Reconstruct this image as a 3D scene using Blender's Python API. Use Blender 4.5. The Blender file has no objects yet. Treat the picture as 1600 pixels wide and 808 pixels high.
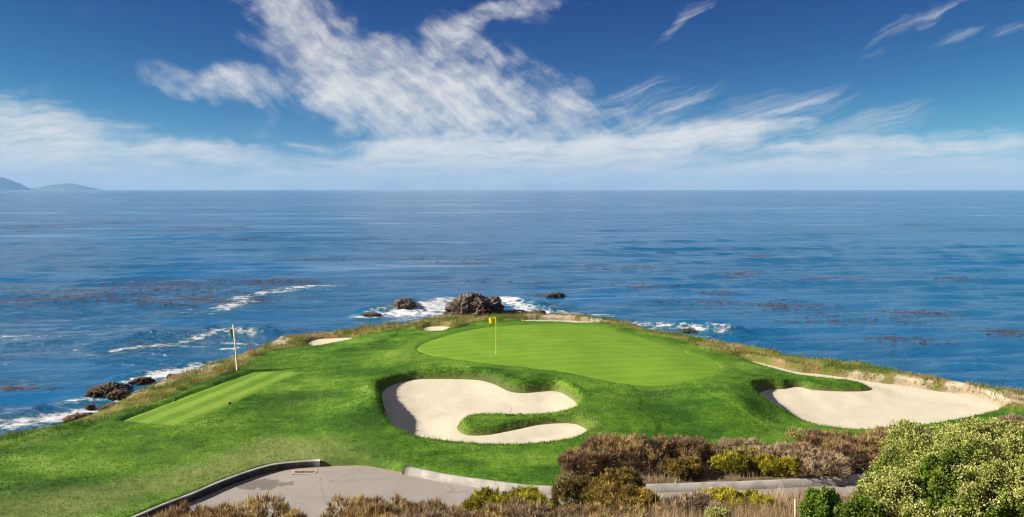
import bpy, bmesh, math, random
import numpy as np
from mathutils import Vector
R = math.radians
rng = np.random.default_rng(7)
random.seed(7)
SC = bpy.context.scene
COL = SC.collection

# ------------------------------------------------------------------ camera
CAM_Z = 16.0
F = 1200.0                      # focal length in pixels of the 1600 px wide photograph
PITCH = math.atan(108.0 / F)    # looking slightly down
cam = bpy.data.cameras.new('camera')
cam.sensor_fit = 'HORIZONTAL'; cam.sensor_width = 36.0; cam.lens = 36.0 * F / 1600.0
cam.clip_start = 0.1; cam.clip_end = 80000.0
camo = bpy.data.objects.new('camera', cam); COL.objects.link(camo)
camo.location = (0, 0, CAM_Z); camo.rotation_euler = (R(90) - PITCH, 0, 0)
SC.camera = camo

def ray(px, py):
    a = (np.asarray(px, float) - 800.0) / F; b = (404.0 - np.asarray(py, float)) / F
    c, s = math.cos(PITCH), math.sin(PITCH)
    return a, c + b * s, -s + b * c
def at(px, py, z=0.0):
    dx, dy, dz = ray(px, py)
    t = (np.asarray(z, float) - CAM_Z) / dz
    return np.stack([dx * t, dy * t], -1)
def azel(px, py):
    dx, dy, dz = ray(px, py)
    return math.degrees(math.atan2(dx, dy)), math.degrees(math.atan2(dz, math.hypot(dx, dy)))

# ------------------------------------------------------------------ light
SUN_EL = R(28.5)
SUN_AZ = R(-95.0)               # clockwise from +Y: the sun stands to the left, a little behind the camera
SUN_DIR = Vector((math.sin(SUN_AZ) * math.cos(SUN_EL), math.cos(SUN_AZ) * math.cos(SUN_EL), math.sin(SUN_EL)))
sun = bpy.data.lights.new('sun', 'SUN'); sun.energy = 5.0; sun.angle = R(0.5); sun.color = (1.0, 0.93, 0.82)
suno = bpy.data.objects.new('sun', sun); COL.objects.link(suno)
suno.rotation_euler = (-SUN_DIR).to_track_quat('-Z', 'Y').to_euler(); suno.location = (-60, -10, 60)

SC.view_settings.view_transform = 'Standard'; SC.view_settings.look = 'None'
SC.view_settings.gamma = 1.0; SC.view_settings.exposure = 1.0
SC.view_settings.use_curve_mapping = False
SC.render.engine = 'CYCLES'
SC.cycles.use_denoising = True; SC.cycles.filter_width = 1.2
SC.cycles.max_bounces = 6; SC.cycles.diffuse_bounces = 3; SC.cycles.glossy_bounces = 3
SC.cycles.transparent_max_bounces = 8; SC.cycles.volume_bounces = 0

# ------------------------------------------------------------------ node helpers
class NT:
    def __init__(s, tree): s.t = tree; s.n = tree.nodes; s.l = tree.links
    def add(s, typ, **kw):
        n = s.n.new(typ)
        for k, v in kw.items():
            if hasattr(n, k): setattr(n, k, v)
        return n
    def put(s, sock, v):
        if v is None: return
        if isinstance(v, bpy.types.NodeSocket): s.l.new(v, sock)
        elif isinstance(v, (tuple, list)):
            v = tuple(v)
            if sock.type == 'RGBA' and len(v) == 3: v = v + (1.0,)
            sock.default_value = v
        else: sock.default_value = v
    def m(s, op, a, b=None, c=None, clamp=False):
        n = s.add('ShaderNodeMath', operation=op, use_clamp=clamp)
        for i, v in enumerate((a, b, c)): s.put(n.inputs[i], v)
        return n.outputs[0]
    def vm(s, op, a, b=None, scale=None):
        n = s.add('ShaderNodeVectorMath', operation=op)
        s.put(n.inputs[0], a); s.put(n.inputs[1], b)
        if scale is not None: s.put(n.inputs['Scale'], scale)
        return n.outputs[0]
    def mix(s, f, a, b, blend='MIX'):
        n = s.add('ShaderNodeMix', data_type='RGBA', blend_type=blend)
        s.put(n.inputs[0], f); s.put(n.inputs[6], a); s.put(n.inputs[7], b)
        return n.outputs[2]
    def noise(s, vec, scale=1.0, detail=4.0, rough=0.55, dist=0.0, col=False, lac=2.0):
        n = s.add('ShaderNodeTexNoise')
        s.put(n.inputs['Vector'], vec); s.put(n.inputs['Scale'], scale); s.put(n.inputs['Detail'], detail)
        s.put(n.inputs['Roughness'], rough); s.put(n.inputs['Distortion'], dist); s.put(n.inputs['Lacunarity'], lac)
        return n.outputs['Color'] if col else n.outputs['Fac']
    def mapping(s, vec, loc=(0, 0, 0), rot=(0, 0, 0), sc=(1, 1, 1), typ='POINT'):
        n = s.add('ShaderNodeMapping', vector_type=typ)
        s.put(n.inputs['Vector'], vec); s.put(n.inputs['Location'], loc)
        s.put(n.inputs['Rotation'], rot); s.put(n.inputs['Scale'], sc)
        return n.outputs[0]
    def smooth(s, v, lo, hi, a=0.0, b=1.0):
        n = s.add('ShaderNodeMapRange', interpolation_type='SMOOTHSTEP')
        s.put(n.inputs[0], v); s.put(n.inputs[1], lo); s.put(n.inputs[2], hi); s.put(n.inputs[3], a); s.put(n.inputs[4], b)
        return n.outputs[0]
    def ramp(s, v, stops, interp='LINEAR'):
        n = s.add('ShaderNodeValToRGB'); cr = n.color_ramp; cr.interpolation = interp
        while len(cr.elements) > 1: cr.elements.remove(cr.elements[-1])
        for i, (p, c) in enumerate(stops):
            e = cr.elements[0] if i == 0 else cr.elements.new(p)
            e.position = p; e.color = tuple(c) + ((1.0,) if len(c) == 3 else ())
        s.put(n.inputs[0], v)
        return n.outputs[0]
    def attr(s, name, fac=True):
        n = s.add('ShaderNodeAttribute', attribute_name=name)
        return n.outputs['Fac'] if fac else n.outputs['Color']
    def geo(s, out='Position'): return s.add('ShaderNodeNewGeometry').outputs[out]
    def bump(s, h, strength=0.5, dist=0.1, normal=None):
        n = s.add('ShaderNodeBump')
        s.put(n.inputs['Strength'], strength); s.put(n.inputs['Distance'], dist); s.put(n.inputs['Height'], h)
        if normal is not None: s.put(n.inputs['Normal'], normal)
        return n.outputs[0]
    def sep(s, v):
        n = s.add('ShaderNodeSeparateXYZ'); s.put(n.inputs[0], v); return n.outputs
    def comb(s, x, y, z):
        n = s.add('ShaderNodeCombineXYZ')
        for i, v in enumerate((x, y, z)): s.put(n.inputs[i], v)
        return n.outputs[0]

def material(name):
    m = bpy.data.materials.new(name); m.use_nodes = True
    nt = NT(m.node_tree); b = m.node_tree.nodes['Principled BSDF']
    return m, nt, b
def simple_mat(name, c1, c2, scale=8.0, rough=0.7, bump=0.0, bscale=20.0, detail=5.0, spec=0.3):
    m, nt, b = material(name); p = nt.add('ShaderNodeTexCoord').outputs['Object']
    f = nt.smooth(nt.noise(p, scale, detail), 0.35, 0.65)
    nt.put(b.inputs['Base Color'], nt.mix(f, c1, c2)); nt.put(b.inputs['Roughness'], rough)
    nt.put(b.inputs['Specular IOR Level'], spec)
    if bump: nt.put(b.inputs['Normal'], nt.bump(nt.noise(p, bscale, 6.0), bump, 0.05))
    return m

# ------------------------------------------------------------------ world: clear sky with cirrus
W = bpy.data.worlds.new('World'); SC.world = W; W.use_nodes = True
wn = NT(W.node_tree); wn.n.clear()
wo = wn.add('ShaderNodeOutputWorld'); bg = wn.add('ShaderNodeBackground'); wn.l.new(bg.outputs[0], wo.inputs[0])
gen = wn.add('ShaderNodeTexCoord').outputs['Generated']
g = wn.sep(gen)
zc = wn.m('MAXIMUM', g[2], 0.004)
sky = wn.add('ShaderNodeTexSky', sky_type='NISHITA')
sky.sun_disc = False; sky.sun_elevation = SUN_EL; sky.sun_rotation = SUN_AZ
sky.altitude = 1200.0; sky.air_density = 1.0; sky.dust_density = 0.25; sky.ozone_density = 3.0
wn.put(sky.inputs[0], wn.comb(g[0], g[1], zc))
# polarised, saturated blue
sr = wn.sep(sky.outputs[0])
def grade(v, ref, out, ex): return wn.m('MULTIPLY', wn.m('POWER', wn.m('MULTIPLY', v, 1.0 / ref), ex), out)
skyc = wn.comb(grade(sr[0], 5.0, 0.85, 2.9), grade(sr[1], 6.1, 1.80, 2.35), grade(sr[1], 6.1, 2.75, 1.02))
az = wn.m('MULTIPLY', wn.m('ARCTAN2', g[0], g[1]), 57.2958)
el = wn.m('MULTIPLY', wn.m('ARCSINE', g[2]), 57.2958)
uv0 = wn.comb(az, el, 0.0)
warp = wn.vm('SUBTRACT', wn.noise(uv0, 0.22, 3.0, 0.5, col=True), (0.5, 0.5, 0.5))
uv = wn.vm('ADD', uv0, wn.vm('MULTIPLY', warp, (5.0, 3.0, 0.0)))
fine = wn.vm('SUBTRACT', wn.noise(uv0, 1.3, 5.0, 0.65, col=True), (0.5, 0.5, 0.5))
uvf = wn.vm('ADD', uv0, wn.vm('ADD', wn.vm('MULTIPLY', warp, (1.6, 1.6, 0.0)), wn.vm('MULTIPLY', fine, (0.6, 0.5, 0.0))))
def streaks(angle, sx, sy, rough=0.62, off=0.0, det=9.0):
    v = wn.mapping(uvf, (0, 0, 0), (0, 0, R(-angle)), (1, 1, 1), 'POINT')
    return wn.noise(wn.vm('ADD', wn.vm('MULTIPLY', v, (sx, sy, 1.0)), (off, off * 0.7, off)), 1.0, det, rough, 0.0)
puff = wn.noise(wn.vm('MULTIPLY', uvf, (0.34, 0.5, 1.0)), 1.0, 9.0, 0.56)
def cloud(p0, p1, width, strength):
    """one cloud lies between two places of the sky; width in degrees"""
    a0, e0 = azel(*p0); a1, e1 = azel(*p1)
    ang = math.atan2(e1 - e0, a1 - a0); L = math.hypot(a1 - a0, e1 - e0) * 0.5
    v = wn.mapping(uv, ((a0 + a1) / 2, (e0 + e1) / 2, 0), (0, 0, ang), (L * 1.5, width * 1.38, 1), 'TEXTURE')
    gr = wn.add('ShaderNodeTexGradient', gradient_type='SPHERICAL'); wn.put(gr.inputs[0], v)
    return wn.m('MULTIPLY', wn.smooth(gr.outputs['Fac'], 0.0, 0.85), strength)
def total(items):
    s = items[0]
    for i in items[1:]: s = wn.m('ADD', s, wn.m('MULTIPLY', i, wn.m('SUBTRACT', 1.0, wn.m('MULTIPLY', s, 0.75), clamp=True)))
    return s
plume = total([cloud((385, -40), (500, 110), 2.6, .80), cloud((450, 80), (700, 165), 3.6, .95), cloud((600, 110), (890, 185), 3.8, .95),
               cloud((235, 118), (470, 142), 1.5, .95), cloud((655, 80), (765, 15), 1.5, .85), cloud((540, 190), (800, 212), 2.6, .62),
               cloud((470, 40), (580, 60), 2.0, .6), cloud((740, 20), (900, -15), 1.5, .62), cloud((400, 195), (450, 192), 1.2, .42), cloud((490, 130), (640, 180), 3.0, .7), cloud((780, 175), (1060, 205), 3.2, .5)])
right = total([cloud((860, 215), (1130, 150), 2.6, .66), cloud((1090, 200), (1350, 132), 1.4, .72), cloud((930, 240), (1270, 190), 1.8, .75),
               cloud((1230, 220), (1470, 165), 1.6, .62), cloud((1020, 66), (1125, -14), 0.55, .72), cloud((1360, 60), (1530, -14), 0.5, .70),
               cloud((1430, 68), (1550, 32), 0.45, 0.6), cloud((1540, 55), (1640, 40), 0.6, .36), cloud((60, 0), (230, 60), 1.4, 0.14), cloud((1330, 80), (1410, 62), .5, .3)])
low = total([cloud((-260, 185), (290, 228), 2.4, .95), cloud((-200, 250), (440, 262), 1.7, .80), cloud((-200, 290), (760, 284), 1.2, 1.0), cloud((470, 246), (1050, 236), 1.8, 1.45),
             cloud((500, 270), (1200, 262), 1.6, 1.2), cloud((930, 230), (1260, 196), 1.1, 1.2), cloud((1040, 268), (1750, 222), 2.2, .95),
             cloud((250, 230), (430, 240), 0.9, .8), cloud((900, 288), (1900, 276), 1.3, .78)])
# similar cover goes on all round, thickened out of view overhead to lift shadows
outside = wn.smooth(wn.m('ABSOLUTE', az), 40.0, 55.0)
bank = wn.m('MULTIPLY', wn.smooth(el, 10.0, 3.0), wn.smooth(wn.noise(uv0, 0.05, 2.0), 0.32, 0.62))
low = wn.m('ADD', low, wn.m('MULTIPLY', wn.m('MULTIPLY', bank, outside), 0.8))
high = wn.m('MULTIPLY', wn.smooth(el, 20.0, 32.0), wn.smooth(wn.noise(gen, 2.2, 3.0), 0.40, 0.62))
plume = wn.m('ADD', plume, wn.m('MULTIPLY', high, 0.9))
nP = wn.m('ADD', wn.m('MULTIPLY', streaks(-36, 0.18, 1.0, 0.62, 3.0), 0.40), wn.m('MULTIPLY', puff, 0.60))
nR = streaks(19, 0.10, 1.25, 0.64, 11.0); nL = wn.m('ADD', wn.m('MULTIPLY', streaks(3, 0.10, 0.9, 0.62, 23.0), 0.65), wn.m('MULTIPLY', puff, 0.35))
def dens(mask, n, amp=2.2, lo=0.32, hi=1.15):
    return wn.smooth(wn.m('ADD', wn.m('MULTIPLY', mask, 1.0), wn.m('MULTIPLY', wn.m('MULTIPLY', wn.m('SUBTRACT', n, 0.5), amp), wn.smooth(mask, 0.0, 0.35))), lo, hi)
def fibre(angle, sx, sy, off, lo, hi, base): return wn.smooth(streaks(angle, sx, sy, 0.7, off, 6.0), lo, hi, base, 1.0)
dP = wn.m('MULTIPLY', dens(plume, nP, 3.6, 0.10, 1.55), fibre(-46, 0.30, 1.2, 41.0, 0.28, 0.62, 0.72))
dR = wn.m('MULTIPLY', dens(right, nR, 3.0, 0.12, 1.7), fibre(20, 0.22, 2.8, 51.0, 0.30, 0.66, 0.30))
dL = wn.m('MULTIPLY', dens(low, nL, 3.4, 0.14, 1.35), fibre(4, 0.25, 2.2, 61.0, 0.25, 0.60, 0.50))
veil = wn.m('MULTIPLY', wn.smooth(el, 2.2, 0.0), 0.5)
inv = wn.m('SUBTRACT', 1.0, wn.m('MULTIPLY', dP, 0.93))
for d_, f_ in ((dR, 0.75), (dL, 0.88), (veil, 1.0)): inv = wn.m('MULTIPLY', inv, wn.m('SUBTRACT', 1.0, wn.m('MULTIPLY', d_, f_)))
alpha = wn.m('SUBTRACT', 1.0, inv)
cl_hi = (4.3, 4.2, 4.05); cl_lo = (3.3, 3.4, 3.6)
ccol = wn.mix(wn.smooth(el, 0.2, 3.2), cl_lo, cl_hi)
final = wn.mix(alpha, skyc, ccol)
wn.put(bg.inputs[0], final); wn.put(bg.inputs[1], 0.10)
W.cycles.sampling_method = 'MANUAL'; W.cycles.sample_map_resolution = 512

# ------------------------------------------------------------------ numpy noise and geometry helpers
def _hash(ix, iy, iz):
    h = (ix.astype(np.int64) * 374761393 + iy.astype(np.int64) * 668265263 + iz.astype(np.int64) * 2147483647) & 0xFFFFFFFF
    h = ((h ^ (h >> 13)) * 1274126177) & 0xFFFFFFFF
    h = ((h ^ (h >> 16)) * 2246822519) & 0xFFFFFFFF
    return ((h ^ (h >> 15)) & 0xFFFFFF) / float(0xFFFFFF)
def vnoise2(x, y, seed=0):
    ix = np.floor(x); iy = np.floor(y); fx = x - ix; fy = y - iy
    fx = fx * fx * fx * (fx * (fx * 6 - 15) + 10); fy = fy * fy * fy * (fy * (fy * 6 - 15) + 10)
    z = np.full_like(ix, seed)
    a = _hash(ix, iy, z); b = _hash(ix + 1, iy, z); c = _hash(ix, iy + 1, z); d = _hash(ix + 1, iy + 1, z)
    return (a + (b - a) * fx) * (1 - fy) + (c + (d - c) * fx) * fy
def fbm2(x, y, oct=4, seed=0, gain=0.5):
    s = 0; a = 1.0; t = 0
    for o in range(oct):
        s = s + a * (vnoise2(x * 2 ** o + 17.3 * o, y * 2 ** o - 9.1 * o, seed + o) - 0.5); t += a; a *= gain
    return s / t * 2
def vnoise3(p, seed=0):
    i = np.floor(p); f = p - i; f = f * f * f * (f * (f * 6 - 15) + 10)
    x, y, z = i[:, 0], i[:, 1], i[:, 2] + seed * 57
    def h(a, b, c): return _hash(x + a, y + b, z + c)
    fx, fy, fz = f[:, 0], f[:, 1], f[:, 2]
    c00 = h(0, 0, 0) * (1 - fx) + h(1, 0, 0) * fx; c10 = h(0, 1, 0) * (1 - fx) + h(1, 1, 0) * fx
    c01 = h(0, 0, 1) * (1 - fx) + h(1, 0, 1) * fx; c11 = h(0, 1, 1) * (1 - fx) + h(1, 1, 1) * fx
    return (c00 * (1 - fy) + c10 * fy) * (1 - fz) + (c01 * (1 - fy) + c11 * fy) * fz
def fbm3(p, oct=4, seed=0, gain=0.5, ridged=False):
    s = 0; a = 1.0; t = 0
    for o in range(oct):
        v = vnoise3(p * 2 ** o + o * 13.7, seed + o)
        s = s + a * ((1 - np.abs(2 * v - 1)) if ridged else (v - 0.5) * 2); t += a; a *= gain
    return s / t
def sstep(a, b, x):
    t = np.clip((x - a) / (b - a), 0, 1); return t * t * (3 - 2 * t)
def sdpoly(P, poly, pad=None):
    """signed distance of points to a closed polygon, negative inside; far points get +pad"""
    P = np.asarray(P); out = np.full(len(P), 1e3 if pad is None else pad, float)
    if pad is not None:
        lo = poly.min(0) - pad; hi = poly.max(0) + pad
        sel = np.where((P[:, 0] > lo[0]) & (P[:, 0] < hi[0]) & (P[:, 1] > lo[1]) & (P[:, 1] < hi[1]))[0]
    else: sel = np.arange(len(P))
    Q = P[sel]; d = np.full(len(Q), 1e18); ins = np.zeros(len(Q), bool)
    n = len(poly)
    for i in range(n):
        a = poly[i]; b = poly[(i + 1) % n]; e = b - a; w = Q - a
        t = np.clip((w @ e) / max(e @ e, 1e-12), 0, 1)
        dd = w - t[:, None] * e
        d = np.minimum(d, (dd ** 2).sum(1))
        c = ((a[1] <= Q[:, 1]) != (b[1] <= Q[:, 1]))
        if abs(e[1]) > 1e-12:
            xs = a[0] + (Q[:, 1] - a[1]) / e[1] * e[0]
            ins ^= c & (Q[:, 0] < xs)
    d = np.sqrt(d); d[ins] *= -1
    out[sel] = d if pad is None else np.minimum(d, pad)
    return out
def dline(P, line):
    d = np.full(len(P), 1e18)
    for a, b in zip(line[:-1], line[1:]):
        e = b - a; w = P - a; t = np.clip((w @ e) / max(e @ e, 1e-12), 0, 1)
        d = np.minimum(d, ((w - t[:, None] * e) ** 2).sum(1))
    return np.sqrt(d)
def smooth_closed(P, n=4):
    """Catmull-Rom through the points of a closed outline"""
    P = np.asarray(P, float); N = len(P); out = []
    for i in range(N):
        p0, p1, p2, p3 = P[i - 1], P[i], P[(i + 1) % N], P[(i + 2) % N]
        for k in range(n):
            t = k / n
            out.append(0.5 * ((2 * p1) + (-p0 + p2) * t + (2 * p0 - 5 * p1 + 4 * p2 - p3) * t * t + (-p0 + 3 * p1 - 3 * p2 + p3) * t ** 3))
    return np.array(out)
def smooth_open(P, n=6):
    P = np.asarray(P, float); N = len(P); out = []
    for i in range(N - 1):
        p0 = P[max(i - 1, 0)]; p1 = P[i]; p2 = P[i + 1]; p3 = P[min(i + 2, N - 1)]
        for k in range(n):
            t = k / n
            out.append(0.5 * ((2 * p1) + (-p0 + p2) * t + (2 * p0 - 5 * p1 + 4 * p2 - p3) * t * t + (-p0 + 3 * p1 - 3 * p2 + p3) * t ** 3))
    out.append(P[-1]); return np.array(out)

def np_mesh(name, V, Fc, mat, smooth=False, attrs=None):
    """one mesh object from arrays; Fc is (n,3) or (n,4); attrs: name -> per-vertex float array or (n,3) colours"""
    me = bpy.data.meshes.new(name); V = np.ascontiguousarray(V, np.float32); Fc = np.ascontiguousarray(Fc, np.int32)
    k = Fc.shape[1]; nf = len(Fc)
    me.vertices.add(len(V)); me.vertices.foreach_set('co', V.ravel())
    me.loops.add(nf * k); me.loops.foreach_set('vertex_index', Fc.ravel())
    me.polygons.add(nf); me.polygons.foreach_set('loop_start', np.arange(0, nf * k, k, dtype=np.int32))
    me.update(calc_edges=True)
    if smooth: me.polygons.foreach_set('use_smooth', np.ones(nf, bool))
    for an, av in (attrs or {}).items():
        av = np.asarray(av, np.float32)
        if av.ndim == 1:
            a = me.attributes.new(an, 'FLOAT', 'POINT'); a.data.foreach_set('value', av)
        else:
            a = me.attributes.new(an, 'FLOAT_COLOR', 'POINT')
            a.data.foreach_set('color', np.concatenate([av, np.ones((len(av), 1), np.float32)], 1).ravel())
    if mat: me.materials.append(mat)
    o = bpy.data.objects.new(name, me); COL.objects.link(o)
    return o
def tag(o, label=None, cat=None, group=None, kind=None):
    if label: o['label'] = label
    if cat: o['category'] = cat
    if group: o['group'] = group
    if kind: o['kind'] = kind
    return o
def empty(name, loc):
    o = bpy.data.objects.new(name, None); o.empty_display_size = 0.2; COL.objects.link(o); o.location = loc
    return o
def child(o, parent):
    """the mesh is in world coordinates: keep it there under its parent"""
    o.parent = parent
    o.matrix_parent_inverse.identity()
    o.location = -Vector(parent.location)
    return o
def bm_obj(name, bm, mat, smooth=False):
    me = bpy.data.meshes.new(name); bm.to_mesh(me); bm.free()
    if smooth:
        for p in me.polygons: p.use_smooth = True
    if mat: me.materials.append(mat)
    o = bpy.data.objects.new(name, me); COL.objects.link(o); return o
def tube(pts, radii, seg=8, cap=True):
    """vertices and quads of a tapered tube along points"""
    pts = np.asarray(pts, float); n = len(pts); V = []; Fq = []
    for i in range(n):
        d = pts[min(i + 1, n - 1)] - pts[max(i - 1, 0)]; d /= np.linalg.norm(d) + 1e-9
        u = np.cross(d, (0.3, 0.9, 0.1) if abs(d[2]) > 0.8 else (0, 0, 1)); u /= np.linalg.norm(u); v = np.cross(d, u)
        for k in range(seg):
            a = 2 * math.pi * k / seg
            V.append(pts[i] + radii[i] * (math.cos(a) * u + math.sin(a) * v))
    for i in range(n - 1):
        for k in range(seg):
            a = i * seg + k; b = i * seg + (k + 1) % seg
            Fq.append((a, b, b + seg, a + seg))
    if cap:
        for base in (0, (n - 1) * seg):
            for k in range(1, seg - 1, 2):
                Fq.append((base, base + k, base + k + 1, base + min(k + 2, seg - 1) if k + 2 < seg else base + k + 1))
    Fq = [f if len(set(f)) == 4 else None for f in Fq]
    return np.array(V), np.array([f for f in Fq if f])
def grid_faces(ny, nx):
    i = np.arange(ny - 1)[:, None] * nx + np.arange(nx - 1)[None]
    return np.stack([i, i + 1, i + 1 + nx, i + nx], -1).reshape(-1, 4)

# ------------------------------------------------------------------ the lie of the land (sea level is z = 0)
CTRL = [  # where a place of the turf is seen, and its height
 (700, 712, 5.55), (850, 715, 5.55), (950, 705, 5.6), (500, 735, 5.5), (630, 735, 5.5), (800, 765, 5.45), (1000, 762, 5.45), (1300, 750, 5.45), (1560, 735, 5.5),
 (100, 770, 5.25), (0, 712, 5.15), (300, 710, 5.4), (180, 690, 5.3), (0, 790, 5.35),
 (187, 659, 5.45), (284, 667, 5.45), (480, 581, 5.6), (393, 582, 5.55), (387, 620, 5.5),
 (576, 632, 6.22), (588, 598, 6.06), (640, 586, 6.02), (575, 665, 5.85), (600, 700, 5.6), (690, 577, 6.15), (800, 597, 6.2), (930, 640, 5.95), (940, 670, 5.8), (760, 666, 5.66), (860, 655, 5.72), (810, 660, 5.7), (720, 645, 5.8),
 (700, 545, 6.3), (870, 507, 6.5), (1110, 580, 6.3), (1000, 602, 6.2), (870, 580, 6.25), (775, 552, 6.35), (960, 555, 6.4),
 (550, 560, 5.8), (520, 640, 5.7), (600, 530, 6.0), (640, 560, 6.15), (450, 700, 5.5),
 (1165, 606, 6.16), (1157, 624, 6.34), (1195, 584, 6.0), (1120, 600, 6.25), (1215, 662, 5.42), (1300, 603, 5.82), (1250, 599, 5.88), (1350, 608, 5.74), (1215, 592, 5.95), (1300, 690, 5.55), (1100, 690, 5.6), (1050, 640, 5.95), (1590, 640, 5.8), (1420, 690, 5.5), (1560, 665, 5.6),
 (0, 684, 5.1), (100, 668, 5.1), (215, 618, 5.2), (310, 579, 5.3), (405, 545, 5.4), (500, 522, 5.7), (600, 511, 6.0), (670, 500, 6.2), (790, 496, 6.35), (910, 497, 6.35),
 (1040, 522, 6.2), (1150, 542, 6.1), (1250, 562, 6.05), (1400, 583, 6.0), (1510, 605, 5.9), (1600, 617, 5.8)]
c = np.array(CTRL, float)
CX = np.concatenate([at(c[:, 0], c[:, 1], c[:, 2]), [(-14, 23, 0)[:2], (-6, 23.6), (0, 23.6), (4, 24.2), (12, 24.6), (-10, 20), (0, 20), (10, 20), (20, 20),
     (-12, 14), (0, 14), (12, 14), (-10, 6), (0, 6), (10, 6), (25, 8), (0, -6), (-16, -6), (16, -6), (30, 26), (34, 33)]])
CZ = np.concatenate([c[:, 2], [5.4, 5.45, 5.5, 5.6, 5.75, 6.1, 6.5, 7.1, 7.4, 8.2, 9.0, 9.4, 11.5, 11.9, 12, 12.2, 15, 14.5, 15.2, 5.9, 5.7]])
def tps_fit(X, z, lam=0.02):
    n = len(X); d = np.sqrt(((X[:, None] - X[None]) ** 2).sum(-1)); K = d * d * np.log(d + 1e-9) + lam * np.eye(n) * 20
    P = np.concatenate([np.ones((n, 1)), X], 1); A = np.zeros((n + 3, n + 3)); A[:n, :n] = K; A[:n, n:] = P; A[n:, :n] = P.T
    return np.linalg.solve(A, np.concatenate([z, np.zeros(3)]))
TW = tps_fit(CX, CZ)
def G0(P):
    P = np.asarray(P, float); z = TW[-3] + P @ TW[-2:]
    for i in range(len(CX)):
        r2 = ((P - CX[i]) ** 2).sum(1); z += TW[i] * 0.5 * r2 * np.log(r2 + 1e-12)
    z = np.where(P[:, 1] > 24, np.clip(z, 4.6, 6.8), np.clip(z, 4.6, 17))
    return z + 0.05 * fbm2(P[:, 0] * 0.25, P[:, 1] * 0.25, 3, 5)
def on_turf(px, py, it=4):
    """where the sight line through a place of the photograph meets the turf"""
    z = np.full(np.shape(px), 5.8)
    for _ in range(it): z = G0(at(px, py, z).reshape(-1, 2)).reshape(np.shape(px))
    return at(px, py, z)
def A2(lst): return np.array(lst, float)

coast_px = A2([(0,686),(52,678),(97,670),(139,658),(180,639),(215,620),(270,594),(312,580),(364,562),(407,547),(437,533),(457,528),(500,525),(545,518),(600,512),(637,508),(670,500),(712,497),(750,496.5),(785,496),
   (835,495),(872,496),(910,497.5),(935,501),(981,508),(1009,516),(1037,522),(1080,529),(1122,536),(1147,542),(1194,550),(1225,560),(1272,566),(1334,570),(1381,580),(1412,586),(1459,594),(1506,604),(1553,611),(1600,617)])
coast = np.concatenate([[(-60, -40), (-34, -15), (-25, 12), (-21.5, 24)], on_turf(coast_px[:, 0], coast_px[:, 1]), [(31, 33), (45, 30), (75, 24), (90, -40)]])
mown_px = A2([(0,714),(60,703),(100,690),(150,668),(186,655),(300,610),(352,590),(392,578),(402,562),(420,551),(460,546),(500,540),(545,530),(590,523),(640,515),(670,519),(700,517),(725,511),(770,505),(830,503),(900,504),(950,508),(990,516),(1020,524),(1060,532),(1097,547),(1130,557),(1152,562),
   (1225,577),(1300,588),(1412,603),(1506,617),(1553,631),(1566,640),(1600,648)])
mown = np.concatenate([[(-60, -40), (-33, -15), (-23.5, 12), (-20.5, 23)], on_turf(mown_px[:, 0], mown_px[:, 1]), [(31, 31), (45, 27), (75, 20), (90, -40)]])
green_px = A2([(652,546),(658,540),(670,534),(700,524),(728,517.5),(756,512.5),(784,510),(826,507.5),(869,507),(911,509),(939,513.7),(967,520),(995,527),(1023,534),(1051,544),(1080,554),(1108,564),(1122,571),(1127,579),(1116,586),(1094,593),(1065,599),(1032,602.5),(1004,602.5),(967,600),(939,594.7),(911,589),(883,583),(840,578),(784,571.6),(742,567),(700,561.5),(675,556),(660,551)])
green_poly = smooth_closed(on_turf(green_px[:, 0], green_px[:, 1]), 3)
tee_px = A2([(187,660),(235,664),(284,668),(335,645),(387,621),(435,599),(481,581),(440,580.5),(395,582),(345,600),(300,616),(245,637)])
tee_poly = on_turf(tee_px[:, 0], tee_px[:, 1])

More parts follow.
